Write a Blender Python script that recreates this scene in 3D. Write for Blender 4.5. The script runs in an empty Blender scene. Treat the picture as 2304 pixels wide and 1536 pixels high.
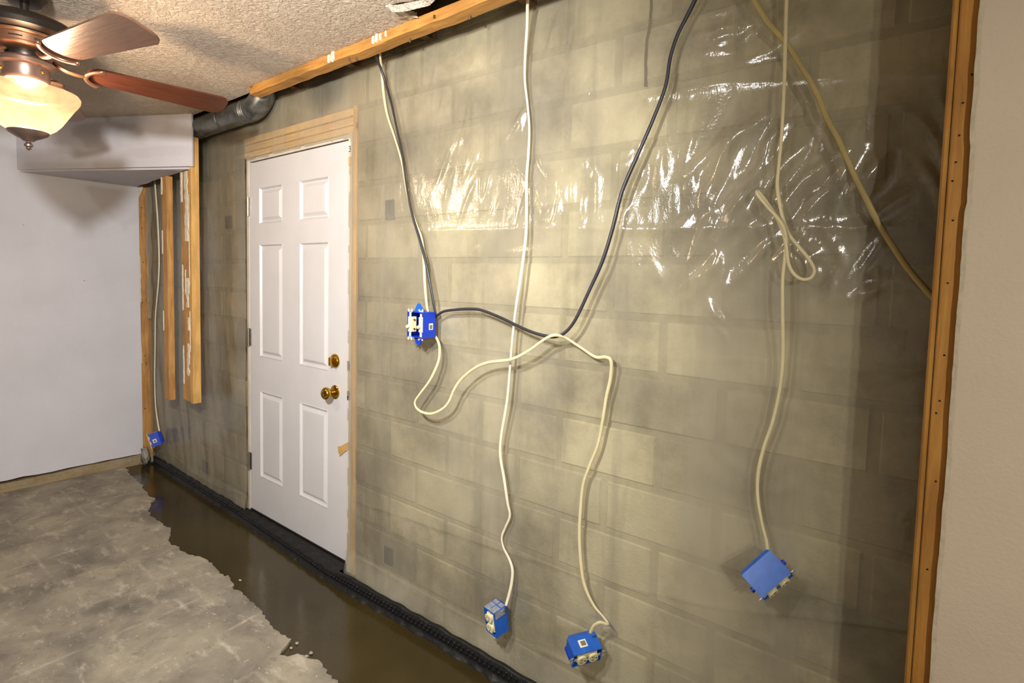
import bpy, bmesh, math, random
import numpy as np
from mathutils import Vector, Matrix, Euler

random.seed(7)
rng = np.random.default_rng(11)
scene = bpy.context.scene
COL = scene.collection

# ------------------------------------------------------------------ camera
CAM = Vector((4.5566, -1.5531, 1.4385))
YAW, PITCH, ROLL = -0.669296, -0.060735, 0.022998
FPX, PPX, PPY = 1211.81, 1124.34, 700.56
_f = Vector((math.sin(YAW)*math.cos(PITCH), math.cos(YAW)*math.cos(PITCH), math.sin(PITCH)))
_r = Vector((math.cos(YAW), -math.sin(YAW), 0))
_u = _r.cross(_f)
RV = math.cos(ROLL)*_r + math.sin(ROLL)*_u
UV = -math.sin(ROLL)*_r + math.cos(ROLL)*_u
cam_d = bpy.data.cameras.new('camera')
cam = bpy.data.objects.new('camera', cam_d)
COL.objects.link(cam)
cam.matrix_world = Matrix((
    (RV.x, UV.x, -_f.x, CAM.x), (RV.y, UV.y, -_f.y, CAM.y), (RV.z, UV.z, -_f.z, CAM.z), (0, 0, 0, 1)))
cam_d.sensor_width = 36
cam_d.lens = FPX/2304*36
cam_d.shift_x = (1152-PPX)/2304
cam_d.shift_y = (PPY-768)/2304
cam_d.clip_start = 0.02
scene.camera = cam

# ------------------------------------------------------------------ world, exposure
world = bpy.data.worlds.new('world')
scene.world = world
world.use_nodes = True
world.node_tree.nodes['Background'].inputs[0].default_value = (0.9, 0.92, 1, 1)
world.node_tree.nodes['Background'].inputs[1].default_value = 0.02
vs = scene.view_settings
vs.view_transform = 'Standard'
vs.look = 'None'
vs.exposure = 0.12
vs.gamma = 1
vs.use_curve_mapping = False
FAN_POWER = 52.0
LAMP_POWER = 280.0
BACK_POWER = 180.0

def point_light(name, loc, power, color, radius):
    d = bpy.data.lights.new(name, 'POINT')
    d.energy = power; d.color = color; d.shadow_soft_size = radius
    o = bpy.data.objects.new(name, d)
    o.location = loc
    COL.objects.link(o)
    return o
LAMP_POS = Vector((3.80, -1.62, 1.95))
LAMP_AIM = Vector((2.25, -0.03, 1.22))
FILL_PENDANT_POS = Vector((6.6, -3.0, 2.08))
sp_d = bpy.data.lights.new('spot_lamp_light', 'SPOT')
sp_d.energy = LAMP_POWER; sp_d.color = (1, 0.975, 0.95); sp_d.shadow_soft_size = 0.045
sp_d.spot_size = math.radians(132); sp_d.spot_blend = 1.0
sp_o = bpy.data.objects.new('spot_lamp_light', sp_d)
sp_o.location = LAMP_POS
sp_o.rotation_euler = (LAMP_AIM-LAMP_POS).to_track_quat('-Z', 'Y').to_euler()
COL.objects.link(sp_o)
point_light('pendant_fill_light', FILL_PENDANT_POS, BACK_POWER, (1, 0.95, 0.86), 0.035)  # unseen lamp, added to brighten the taupe wall and the right end
FAN = Vector((2.168, -1.102, 0))
point_light('fan_bulb_light', (FAN.x, FAN.y, 1.985), FAN_POWER, (1, 0.83, 0.64), 0.03)

# ------------------------------------------------------------------ helpers
def P(px, py, y=0.0):
    """Where the sight line of a picture point meets the wall-parallel plane y."""
    d = _f + RV*((px-PPX)/FPX) - UV*((py-PPY)/FPX)
    t = (y-CAM.y)/d.y
    return CAM + d*t

def prop(o, label=None, cat=None, group=None, kind=None):
    if label: o['label'] = label
    if cat: o['category'] = cat
    if group: o['group'] = group
    if kind: o['kind'] = kind
    return o

def empty(name, loc, rot=None):
    o = bpy.data.objects.new(name, None)
    o.empty_display_size = 0.05
    o.location = loc
    if rot is not None: o.rotation_euler = rot
    COL.objects.link(o)
    return o

def link(name, me, mat, parent=None, smooth=False):
    if mat is not None and not me.materials: me.materials.append(mat)
    o = bpy.data.objects.new(name, me)
    COL.objects.link(o)
    if parent is not None: o.parent = parent
    if smooth:
        me.polygons.foreach_set('use_smooth', [True]*len(me.polygons))
    return o

def mesh(name, verts, faces, mat, parent=None, smooth=False, off=None):
    if off is not None: verts = [(v[0]-off[0], v[1]-off[1], v[2]-off[2]) for v in verts]
    me = bpy.data.meshes.new(name)
    me.from_pydata([tuple(v) for v in verts], [], faces)
    me.update()
    return link(name, me, mat, parent, smooth)

def bm_obj(name, bm, mat, parent=None, smooth=False, off=None):
    if off is not None: bmesh.ops.translate(bm, verts=bm.verts, vec=-Vector(off))
    bmesh.ops.recalc_face_normals(bm, faces=bm.faces)
    me = bpy.data.meshes.new(name)
    bm.to_mesh(me); bm.free()
    return link(name, me, mat, parent, smooth)

def add_box(bm, x0, x1, y0, y1, z0, z1, bevel=0.0):
    r = bmesh.ops.create_cube(bm, size=1)
    for v in r['verts']:
        v.co = Vector(((x0+x1)/2+v.co.x*(x1-x0), (y0+y1)/2+v.co.y*(y1-y0), (z0+z1)/2+v.co.z*(z1-z0)))
    if bevel:
        es = list({e for v in r['verts'] for e in v.link_edges})
        bmesh.ops.bevel(bm, geom=es, offset=bevel, segments=1, affect='EDGES')
    return r

def box(name, x0, x1, y0, y1, z0, z1, mat, parent=None, bevel=0.0, off=None):
    bm = bmesh.new(); add_box(bm, x0, x1, y0, y1, z0, z1, bevel)
    return bm_obj(name, bm, mat, parent, off=off)

def lathe(name, prof, mat, parent=None, n=48, loc=(0, 0, 0), axis='Z', smooth=True, closed=False):
    vs_, fs = [], []
    for (r, z) in prof:
        for k in range(n):
            a = 2*math.pi*k/n
            if axis == 'Z': q = (r*math.cos(a), r*math.sin(a), z)
            else: q = (r*math.cos(a), z, r*math.sin(a))      # axis Y
            vs_.append((q[0]+loc[0], q[1]+loc[1], q[2]+loc[2]))
    m = len(prof)
    for i in range(m-1 if not closed else m):
        j = (i+1) % m
        for k in range(n):
            k2 = (k+1) % n
            fs.append((i*n+k, i*n+k2, j*n+k2, j*n+k))
    if not closed:
        if prof[0][0] > 1e-5: fs.append(tuple(range(n))[::-1])
        if prof[-1][0] > 1e-5: fs.append(tuple((m-1)*n+k for k in range(n)))
    o = mesh(name, vs_, fs, mat, parent)
    bm = bmesh.new(); bm.from_mesh(o.data)
    bmesh.ops.remove_doubles(bm, verts=bm.verts, dist=1e-6)
    bmesh.ops.recalc_face_normals(bm, faces=bm.faces); bm.to_mesh(o.data); bm.free()
    if smooth:
        o.data.polygons.foreach_set('use_smooth', [True]*len(o.data.polygons))
        try: o.data.set_sharp_from_angle(angle=math.radians(38))
        except Exception: pass
    return o

def catmull(pts, sub=6):
    P_ = [Vector(p) for p in pts]
    P_ = [P_[0]*2-P_[1]] + P_ + [P_[-1]*2-P_[-2]]
    out = []
    for i in range(1, len(P_)-2):
        a, b, c, d = P_[i-1], P_[i], P_[i+1], P_[i+2]
        for k in range(sub):
            t = k/sub
            out.append(0.5*((2*b)+(c-a)*t+(2*a-5*b+4*c-d)*t*t+(3*b-3*c+d-a)*t**3))
    out.append(P_[-2])
    return out

def sweep_geo(pts, a, b, nrm=(0, -1, 0), n=8, twist=0.0):
    """tube of elliptic section: a across, b along nrm"""
    vs_, fs = [], []
    N0 = Vector(nrm)
    m = len(pts)
    for i, p in enumerate(pts):
        t = (pts[min(i+1, m-1)]-pts[max(i-1, 0)]).normalized()
        s = t.cross(N0)
        if s.length < 1e-4: s = Vector((1, 0, 0))
        s.normalize()
        nn = s.cross(t).normalized()
        tw = twist*math.sin(i*0.11)
        s2 = s*math.cos(tw)+nn*math.sin(tw); n2 = -s*math.sin(tw)+nn*math.cos(tw)
        for k in range(n):
            an = 2*math.pi*k/n
            vs_.append(p + s2*(a*math.cos(an)) + n2*(b*math.sin(an)))
    for i in range(m-1):
        for k in range(n):
            k2 = (k+1) % n
            fs.append((i*n+k, i*n+k2, (i+1)*n+k2, (i+1)*n+k))
    fs.append(tuple(range(n))[::-1]); fs.append(tuple((m-1)*n+k for k in range(n)))
    return vs_, fs

def sweep(name, pts, a, b, mat, parent=None, nrm=(0, -1, 0), n=8, twist=0.0, off=None):
    v, f = sweep_geo(pts, a, b, nrm, n, twist)
    return mesh(name, v, f, mat, parent, smooth=True, off=off)

# numpy value noise
def vnoise(x, z, s, seed):
    r = np.random.default_rng(seed)
    g = r.random((256, 256))*2-1
    u, v = x/s, z/s
    i, j = np.floor(u).astype(int), np.floor(v).astype(int)
    fu, fv = u-i, v-j
    fu = fu*fu*(3-2*fu); fv = fv*fv*(3-2*fv)
    a = g[i % 256, j % 256]; b = g[(i+1) % 256, j % 256]; c = g[i % 256, (j+1) % 256]; d = g[(i+1) % 256, (j+1) % 256]
    return (a*(1-fu)+b*fu)*(1-fv)+(c*(1-fu)+d*fu)*fv

# ------------------------------------------------------------------ materials
def lin(c):
    return tuple(((v/255)/12.92 if v/255 <= 0.04045 else ((v/255+0.055)/1.055)**2.4) for v in c)+(1,)

class NT:
    def __init__(s, name):
        s.m = bpy.data.materials.new(name); s.m.use_nodes = True
        s.t = s.m.node_tree; s.n = s.t.nodes; s.l = s.t.links
        s.b = s.n['Principled BSDF']; s.out = s.n['Material Output']
    def node(s, typ, **kw):
        nd = s.n.new(typ)
        for k, v in kw.items():
            if k in nd.inputs.keys() if hasattr(nd.inputs, 'keys') else False: nd.inputs[k].default_value = v
            else: setattr(nd, k, v)
        return nd
    def coord(s, kind='Object', scale=(1, 1, 1)):
        tc = s.n.new('ShaderNodeTexCoord'); mp = s.n.new('ShaderNodeMapping')
        s.l.new(tc.outputs[kind], mp.inputs[0]); mp.inputs['Scale'].default_value = scale
        return mp.outputs[0]
    def world(s, scale=(1, 1, 1)):
        g = s.n.new('ShaderNodeNewGeometry'); mp = s.n.new('ShaderNodeMapping')
        s.l.new(g.outputs['Position'], mp.inputs[0]); mp.inputs['Scale'].default_value = scale
        return mp.outputs[0]
    def noise(s, vec, scale, detail=4, rough=0.55, dist=0.0):
        n = s.n.new('ShaderNodeTexNoise'); s.l.new(vec, n.inputs['Vector'])
        n.inputs['Scale'].default_value = scale; n.inputs['Detail'].default_value = detail
        n.inputs['Roughness'].default_value = rough; n.inputs['Distortion'].default_value = dist
        return n.outputs['Fac']
    def voronoi(s, vec, scale, feature='F1', rnd=1.0):
        n = s.n.new('ShaderNodeTexVoronoi'); n.feature = feature
        s.l.new(vec, n.inputs['Vector']); n.inputs['Scale'].default_value = scale
        n.inputs['Randomness'].default_value = rnd
        return n.outputs['Distance']
    def ramp(s, fac, stops, interp='LINEAR'):
        n = s.n.new('ShaderNodeValToRGB'); s.l.new(fac, n.inputs[0])
        n.color_ramp.interpolation = interp
        e = n.color_ramp.elements
        while len(e) < len(stops): e.new(0.5)
        for k, (p, c) in enumerate(stops):
            e[k].position = p
            e[k].color = c if len(c) == 4 else tuple(c)+(1,)
        return n.outputs[0]
    def mix(s, fac, a, b, typ='MIX'):
        n = s.n.new('ShaderNodeMix'); n.data_type = 'RGBA'; n.blend_type = typ
        for sock, v in ((n.inputs[0], fac), (n.inputs[6], a), (n.inputs[7], b)):
            if hasattr(v, 'is_linked'): s.l.new(v, sock)
            else: sock.default_value = v
        return n.outputs[2]
    def math(s, op, a, b=0.0):
        n = s.n.new('ShaderNodeMath'); n.operation = op
        for sock, v in ((n.inputs[0], a), (n.inputs[1], b)):
            if hasattr(v, 'is_linked'): s.l.new(v, sock)
            else: sock.default_value = v
        return n.outputs[0]
    def bump(s, h, dist, strength=1.0, prev=None):
        n = s.n.new('ShaderNodeBump'); s.l.new(h, n.inputs['Height'])
        n.inputs['Distance'].default_value = dist; n.inputs['Strength'].default_value = strength
        if prev is not None: s.l.new(prev, n.inputs['Normal'])
        return n.outputs[0]
    def set(s, **kw):
        for k, v in kw.items():
            k = k.replace('_', ' ')
            if hasattr(v, 'is_linked'): s.l.new(v, s.b.inputs[k])
            else: s.b.inputs[k].default_value = v
        return s.m

BLK = (0, 0, 0, 1); WHT = (1, 1, 1, 1)

def plain(name, c, rough=0.5, metal=0.0, var=0.06, scale=30, bump=0.0):
    t = NT(name)
    v = t.coord()
    n = t.noise(v, scale, 3)
    c = lin(c)
    d = tuple(max(0, x*(1-var*2.2)) for x in c[:3])+(1,)
    col = t.ramp(n, [(0.3, d), (0.7, c)])
    kw = dict(Base_Color=col, Roughness=rough, Metallic=metal)
    if bump: kw['Normal'] = t.bump(n, bump)
    return t.set(**kw)

def wood(name, light, dark, axis='Z', rough=0.65, dirt=0.0, dirtcol=(90, 75, 55)):
    t = NT(name)
    sc = {'Z': (1, 1, 0.07), 'X': (0.07, 1, 1), 'Y': (1, 0.07, 1)}[axis]
    v = t.world(sc)
    g = t.noise(v, 60, 6, 0.6, 0.6)
    col = t.ramp(g, [(0.3, lin(dark)), (0.68, lin(light))])
    big = t.noise(t.world(tuple(0.5 if q < 1 else 1 for q in sc)), 9, 4, 0.6)
    col = t.mix(t.ramp(big, [(0.42, BLK), (0.72, (0.55, 0.55, 0.55, 1))]), col, lin(tuple(x*0.72 for x in dark)))
    kn = t.voronoi(t.world(tuple(0.35 if q < 1 else 1 for q in sc)), 14)
    col = t.mix(t.ramp(kn, [(0.05, (0.8, 0.8, 0.8, 1)), (0.11, BLK)]), col, lin((96, 52, 22)))
    if dirt:
        dn = t.noise(t.world(), 14, 6, 0.7)
        col = t.mix(t.ramp(dn, [(0.5-dirt*0.2, BLK), (0.62, WHT)]), col, lin(dirtcol))
    return t.set(Base_Color=col, Roughness=rough, Normal=t.bump(g, 0.0015))

def drywall(name, c, bump=0.0012, var=0.05, scuff=True):
    t = NT(name)
    n = t.noise(t.world(), 3.0, 5)
    c0 = lin(c); d = tuple(x*(1-var*2) for x in c0[:3])+(1,)
    col = t.ramp(n, [(0.3, d), (0.7, c0)])
    if scuff:
        s1 = t.voronoi(t.world((1, 1, 1)), 5.0)
        col = t.mix(t.ramp(s1, [(0.014, WHT), (0.022, BLK)]), col, lin((115, 112, 110)))
    fine = t.noise(t.world(), 130, 3, 0.6)
    return t.set(Base_Color=col, Roughness=0.75, Normal=t.bump(fine, bump))

M = {}
M['white_wall'] = drywall('white_wall_paint', (212, 211, 218))
M['soffit'] = drywall('soffit_paint', (210, 208, 214), scuff=False)
M['tan_wall'] = drywall('taupe_wall_paint', (216, 202, 180), scuff=False)
M['back_room'] = drywall('room_paint', (168, 164, 158), scuff=False)
M['gypsum'] = plain('gypsum_edge', (222, 212, 188), 0.9, 0, 0.1, 60, 0.002)
M['paper'] = plain('torn_paper', (226, 217, 198), 0.85, 0, 0.12, 40, 0.001)
M['stud'] = wood('stud_wood', (205, 158, 92), (160, 108, 52), 'Z')
M['stud_clean'] = wood('stud_wood_clean', (212, 170, 100), (186, 140, 74), 'Z')
M['post'] = wood('post_wood', (198, 146, 66), (166, 112, 42), 'Z')
M['beam'] = wood('beam_wood', (204, 152, 76), (160, 106, 44), 'X')
M['header'] = wood('header_wood', (246, 208, 138), (214, 166, 96), 'X')
M['buck'] = wood('buck_wood', (222, 184, 128), (196, 154, 98), 'Z')
M['sill'] = wood('sill_plate_wood', (172, 146, 104), (120, 92, 54), 'Y', 0.8, 0.8, (150, 138, 112))
M['dark_wood'] = wood('joist_wood', (120, 84, 48), (78, 52, 28), 'Y')
M['door'] = plain('door_paint', (200, 198, 198), 0.35, 0, 0.03, 5)
M['jamb'] = plain('jamb_paint', (204, 196, 182), 0.5, 0, 0.08, 9)
M['brass'] = plain('polished_brass', (196, 158, 66), 0.16, 1.0, 0.02)
M['steel'] = plain('zinc_steel', (178, 174, 166), 0.32, 1.0, 0.08)
M['yoke'] = plain('yoke_metal', (222, 222, 214), 0.4, 0.35, 0.08, 80)
M['hole'] = plain('dark_recess', (26, 22, 18), 0.9)
M['blue'] = plain('blue_box_plastic', (30, 96, 196), 0.38, 0, 0.12, 40)
M['blue_deep'] = plain('deep_blue_plastic', (12, 58, 190), 0.4, 0, 0.1, 40)
M['dust'] = plain('plaster_dust', (148, 150, 160), 0.9, 0, 0.15, 90)
M['ivory'] = plain('ivory_plastic', (232, 222, 176), 0.35, 0, 0.03)
M['slot'] = plain('slot_dark', (40, 34, 24), 0.8)
M['sticker'] = plain('white_sticker', (226, 222, 206), 0.6, 0, 0.03)
M['sticker_grey'] = plain('sticker_print', (122, 116, 98), 0.7, 0, 0.1, 200)
M['cable'] = plain('cream_cable_jacket', (212, 200, 158), 0.45, 0, 0.06, 18)
M['cable_white'] = plain('white_cable_jacket', (224, 216, 190), 0.45, 0, 0.06, 18)
M['cable_tan'] = plain('tan_cable_jacket', (178, 160, 104), 0.5, 0, 0.1, 14)
M['cable_black'] = plain('black_cable_jacket', (46, 45, 52), 0.42, 0, 0.12, 30)
M['bronze'] = plain('oil_rubbed_bronze', (58, 52, 46), 0.38, 0.75, 0.1, 20)
M['copper'] = plain('brushed_copper_trim', (170, 128, 100), 0.3, 0.85, 0.06, 25)
M['pewter'] = plain('warm_pewter', (138, 116, 104), 0.35, 0.8, 0.06, 25)
M['tape'] = plain('masking_tape', (190, 152, 92), 0.7, 0, 0.08, 30)
M['mat'] = plain('black_drain_mat', (12, 12, 13), 0.55, 0, 0.25, 60, 0.003)
M['patch'] = plain('grey_patch', (30, 32, 44), 0.8, 0, 0.1)
M['ink'] = plain('black_ink', (20, 20, 20), 0.8, 0, 0.0)
M['opal'] = plain('opal_lamp_glass', (245, 240, 230), 0.4, 0, 0.02)
M['shade_metal'] = plain('white_lamp_metal', (225, 222, 215), 0.5)
M['column'] = plain('grey_column_paint', (120, 118, 115), 0.5)

def mk_blade(name, c1, c2):
    t = NT(name)
    g = t.noise(t.coord('Object', (0.12, 1, 1)), 70, 5, 0.6, 0.4)
    return t.set(Base_Color=t.ramp(g, [(0.3, lin(c2)), (0.7, lin(c1))]), Roughness=0.3, Specular_IOR_Level=0.5,
                 Normal=t.bump(g, 0.0006))
M['blade'] = mk_blade('reddish_blade_veneer', (88, 44, 28), (62, 32, 20))
M['blade_dark'] = mk_blade('walnut_blade_veneer', (96, 68, 52), (76, 54, 42))

def mk_block(name='concrete_block', k=1.0):
    t = NT(name)
    oi = t.n.new('ShaderNodeObjectInfo')
    w = t.world()
    n1 = t.noise(w, 2.2, 6, 0.62)
    col = t.ramp(n1, [(0.30, lin((104, 97, 80))), (0.44, lin((164, 156, 131))), (0.56, lin((204, 196, 167))), (0.72, lin((228, 221, 194)))])
    r = t.ramp(oi.outputs['Random'], [(0.0, (0.66, 0.65, 0.64, 1)), (0.5, (0.86, 0.86, 0.84, 1)), (1.0, (1, 1, 0.98, 1))])
    col = t.mix(0.8, col, r, 'MULTIPLY')
    st = t.noise(t.world((1, 1, 0.12)), 7, 4, 0.6)
    col = t.mix(t.ramp(st, [(0.52, BLK), (0.72, (0.6, 0.6, 0.6, 1))]), col, lin((92, 84, 64)))
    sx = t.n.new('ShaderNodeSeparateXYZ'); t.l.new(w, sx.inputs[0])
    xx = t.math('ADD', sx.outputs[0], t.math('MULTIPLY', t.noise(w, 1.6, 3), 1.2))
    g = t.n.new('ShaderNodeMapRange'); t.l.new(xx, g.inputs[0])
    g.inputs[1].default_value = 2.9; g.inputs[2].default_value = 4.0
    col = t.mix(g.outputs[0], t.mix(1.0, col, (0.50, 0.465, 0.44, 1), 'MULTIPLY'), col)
    if k < 1: col = t.mix(1.0, col, (k, k, k*0.98, 1), 'MULTIPLY')
    f = t.noise(w, 90, 4, 0.7)
    return t.set(Base_Color=col, Roughness=0.9, Normal=t.bump(f, 0.003))
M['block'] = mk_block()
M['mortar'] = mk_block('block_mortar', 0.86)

def mk_film():
    t = NT('poly_sheet_film')
    w = t.world()
    haze = t.noise(t.world((1, 1, 0.6)), 2.0, 5, 0.6)
    streak = t.noise(t.world((1, 1, 0.06)), 5.5, 3, 0.55)
    hz = t.math('ADD', t.math('MULTIPLY', haze, 0.5), t.math('MULTIPLY', streak, 0.5))
    fac = t.ramp(hz, [(0.38, (0.20,)*3+(1,)), (0.62, (0.54,)*3+(1,))])
    n1 = t.noise(t.world((1, 1, 0.45)), 26, 5, 0.6, 1.2)
    n2 = t.noise(w, 150, 3, 0.6, 0.8)
    nb = t.bump(n2, 0.0005, 0.5, t.bump(n1, 0.0032, 0.6))
    dif = t.n.new('ShaderNodeBsdfDiffuse'); dif.inputs[0].default_value = lin((198, 191, 170))
    trl = t.n.new('ShaderNodeBsdfTranslucent'); trl.inputs[0].default_value = lin((198, 191, 170))
    ms = t.n.new('ShaderNodeMixShader'); ms.inputs[0].default_value = 0.35
    t.l.new(dif.outputs[0], ms.inputs[1]); t.l.new(trl.outputs[0], ms.inputs[2])
    tr = t.n.new('ShaderNodeBsdfTransparent'); tr.inputs[0].default_value = (0.96, 0.95, 0.9, 1)
    m2 = t.n.new('ShaderNodeMixShader'); t.l.new(fac, m2.inputs[0])
    t.l.new(tr.outputs[0], m2.inputs[1]); t.l.new(ms.outputs[0], m2.inputs[2])
    gl = t.n.new('ShaderNodeBsdfGlossy'); gl.inputs['Roughness'].default_value = 0.13
    t.l.new(nb, gl.inputs['Normal']); t.l.new(nb, dif.inputs['Normal'])
    fr = t.n.new('ShaderNodeFresnel'); fr.inputs['IOR'].default_value = 1.5
    t.l.new(nb, fr.inputs['Normal'])
    ff = t.math('MINIMUM', t.math('ADD', t.math('MULTIPLY', fr.outputs[0], 1.3), 0.03), 0.15)
    m3 = t.n.new('ShaderNodeMixShader'); t.l.new(ff, m3.inputs[0])
    t.l.new(m2.outputs[0], m3.inputs[1]); t.l.new(gl.outputs[0], m3.inputs[2])
    t.l.new(m3.outputs[0], t.out.inputs[0])
    return t.m
M['film'] = mk_film()

def mk_ceiling():
    t = NT('textured_ceiling_paint')
    w = t.world()
    a = t.noise(w, 30, 4, 0.6, 1.6)
    b = t.noise(w, 95, 3, 0.6, 0.8)
    c = t.voronoi(w, 75)
    h = t.math('ADD', t.ramp(a, [(0.42, BLK), (0.62, WHT)]), t.math('MULTIPLY', t.ramp(b, [(0.45, BLK), (0.7, WHT)]), 0.6))
    h = t.math('SUBTRACT', h, t.math('MULTIPLY', c, 0.5))
    big = t.noise(w, 2.5, 4)
    col = t.ramp(big, [(0.3, lin((200, 182, 162))), (0.7, lin((216, 199, 179)))])
    return t.set(Base_Color=col, Roughness=0.85, Normal=t.bump(h, 0.0058))
M['ceiling'] = mk_ceiling()

def mk_floor():
    t = NT('old_concrete')
    w = t.world()
    n1 = t.noise(w, 3.2, 7, 0.62, 0.3)
    col = t.ramp(n1, [(0.30, lin((104, 97, 86))), (0.45, lin((134, 126, 112))), (0.58, lin((156, 147, 128))), (0.74, lin((178, 168, 146)))])
    n2 = t.noise(t.world((1.0, 2.2, 1)), 7, 6, 0.7)
    col = t.mix(t.ramp(n2, [(0.55, BLK), (0.68, (0.6, 0.6, 0.6, 1))]), col, lin((200, 190, 170)))
    n3 = t.noise(w, 16, 6, 0.7)
    col = t.mix(t.ramp(n3, [(0.56, BLK), (0.7, (0.55, 0.55, 0.55, 1))]), col, lin((96, 86, 72)))
    # ghost lines of old floor tiles
    br = t.n.new('ShaderNodeTexBrick')
    wv = t.n.new('ShaderNodeVectorMath'); wv.operation = 'ADD'
    ns = t.n.new('ShaderNodeTexNoise'); ns.inputs['Scale'].default_value = 9; t.l.new(w, ns.inputs['Vector'])
    sc = t.n.new('ShaderNodeVectorMath'); sc.operation = 'SCALE'; sc.inputs['Scale'].default_value = 0.03
    t.l.new(ns.outputs['Color'], sc.inputs[0]); t.l.new(w, wv.inputs[0]); t.l.new(sc.outputs[0], wv.inputs[1])
    t.l.new(wv.outputs[0], br.inputs['Vector'])
    br.offset = 0.0; br.inputs['Scale'].default_value = 1.0
    br.inputs['Brick Width'].default_value = 0.305; br.inputs['Row Height'].default_value = 0.305
    br.inputs['Mortar Size'].default_value = 0.014; br.inputs['Mortar Smooth'].default_value = 1.0
    brk = t.noise(w, 4.5, 4, 0.7)
    msk = t.math('MULTIPLY', br.outputs['Fac'], t.ramp(brk, [(0.48, BLK), (0.66, (0.38, 0.38, 0.38, 1))]))
    col = t.mix(msk, col, lin((208, 198, 178)))
    sp = t.voronoi(w, 26)
    col = t.mix(t.ramp(sp, [(0.05, (0.8, 0.8, 0.8, 1)), (0.09, BLK)]), col, lin((214, 204, 186)))
    f = t.noise(w, 60, 5, 0.7)
    return t.set(Base_Color=col, Roughness=0.8, Normal=t.bump(f, 0.003, 1.0, t.bump(n1, 0.01)))
M['floor'] = mk_floor()

def mk_wet():
    t = NT('wet_fresh_concrete')
    w = t.world()
    n = t.noise(w, 2.0, 4)
    col = t.ramp(n, [(0.3, lin((50, 41, 18))), (0.7, lin((64, 54, 28)))])
    f = t.noise(w, 5, 3)
    g = t.noise(w, 110, 2)
    return t.set(Base_Color=col, Roughness=0.14, Specular_IOR_Level=0.5, Normal=t.bump(g, 0.0004, 0.6, t.bump(f, 0.002)))
M['wet'] = mk_wet()

def mk_duct():
    t = NT('galvanized_duct')
    n = t.noise(t.world(), 22, 5, 0.6)
    return t.set(Base_Color=t.ramp(n, [(0.3, lin((92, 95, 94))), (0.7, lin((140, 143, 140)))]), Metallic=0.9,
                 Roughness=t.ramp(n, [(0.3, (0.3,)*3+(1,)), (0.7, (0.5,)*3+(1,))]), Normal=t.bump(t.noise(t.world(), 9, 2), 0.004))
M['duct'] = mk_duct()

def mk_bowl():
    t = NT('alabaster_bowl_glass')
    n = t.noise(t.world(), 14, 5, 0.6, 1.5)
    col = t.ramp(n, [(0.3, (0.052, 0.0235, 0.0135, 1)), (0.7, (0.074, 0.038, 0.0235, 1))])
    tl = t.n.new('ShaderNodeBsdfTranslucent'); t.l.new(col, tl.inputs[0])
    df = t.n.new('ShaderNodeBsdfDiffuse'); t.l.new(col, df.inputs[0])
    m1 = t.n.new('ShaderNodeMixShader'); m1.inputs[0].default_value = 0.4
    t.l.new(tl.outputs[0], m1.inputs[1]); t.l.new(df.outputs[0], m1.inputs[2])
    tr = t.n.new('ShaderNodeBsdfTransparent'); tr.inputs[0].default_value = (1, 0.9, 0.76, 1)
    m2 = t.n.new('ShaderNodeMixShader'); m2.inputs[0].default_value = 0.60
    t.l.new(tr.outputs[0], m2.inputs[1]); t.l.new(m1.outputs[0], m2.inputs[2])
    gl = t.n.new('ShaderNodeBsdfGlossy'); gl.inputs['Roughness'].default_value = 0.2
    m3 = t.n.new('ShaderNodeMixShader'); m3.inputs[0].default_value = 0.05
    t.l.new(m2.outputs[0], m3.inputs[1]); t.l.new(gl.outputs[0], m3.inputs[2])
    t.l.new(m3.outputs[0], t.out.inputs[0])
    return t.m
M['bowl'] = mk_bowl()

def mk_emit(name, c, s):
    t = NT(name)
    return t.set(Base_Color=c, Emission_Color=c, Emission_Strength=s)
M['bulb'] = mk_emit('lit_bulb', (1, 0.83, 0.6, 1), 30)
M['lamp_glow'] = mk_emit('lit_opal_globe', (1, 0.94, 0.86, 1), 6)

# ------------------------------------------------------------------ room shell
CEIL = 2.36
XR, YF = 8.2, -4.6            # far right wall, wall behind the camera

# ragged front edge of the old slab, along the trench of fresh concrete
edge = [(0.0, -0.20), (0.146, -0.22), (0.46, -0.255), (0.784, -0.283), (0.90, -0.33), (0.969, -0.381), (1.10, -0.385), (1.22, -0.372),
        (1.349, -0.388), (1.44, -0.439), (1.58, -0.436), (1.715, -0.421), (1.735, -0.398), (1.86, -0.404), (1.989, -0.402),
        (2.14, -0.416), (2.292, -0.424), (2.40, -0.432), (2.483, -0.445), (2.58, -0.444), (2.665, -0.443), (2.69, -0.49),
        (2.715, -0.526), (2.745, -0.50), (2.76, -0.462), (2.82, -0.452), (2.992, -0.455), (3.123, -0.476), (3.5, -0.47),
        (4.2, -0.48), (5.2, -0.47), (XR, -0.47)]
ragged = []
for (a, b) in zip(edge[:-1], edge[1:]):
    L = math.hypot(b[0]-a[0], b[1]-a[1])
    n = max(1, int(L/0.012)) if a[0] < 3.6 else max(1, int(L/0.08))
    for k in range(n):
        t = k/n
        ragged.append([a[0]+(b[0]-a[0])*t, a[1]+(b[1]-a[1])*t])
ra = np.array(ragged)
ra[:, 1] += 0.010*vnoise(ra[:, 0], ra[:, 0]*0+.3, 0.05, 3) + 0.007*vnoise(ra[:, 0], ra[:, 0]*0+.7, 0.018, 4)
ra[0, 0] = 0
top = [(float(x), float(y)) for x, y in ra]+[(XR, -0.47)]
ring = top+[(XR, YF), (0.0, YF)]
bm = bmesh.new()
vt = [bm.verts.new((x, y, 0)) for x, y in ring]
f = bm.faces.new(vt)
ext = bmesh.ops.extrude_face_region(bm, geom=[f])
for v in [g for g in ext['geom'] if isinstance(g, bmesh.types.BMVert)]: v.co.z = -0.06
bmesh.ops.triangulate(bm, faces=bm.faces)
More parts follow.
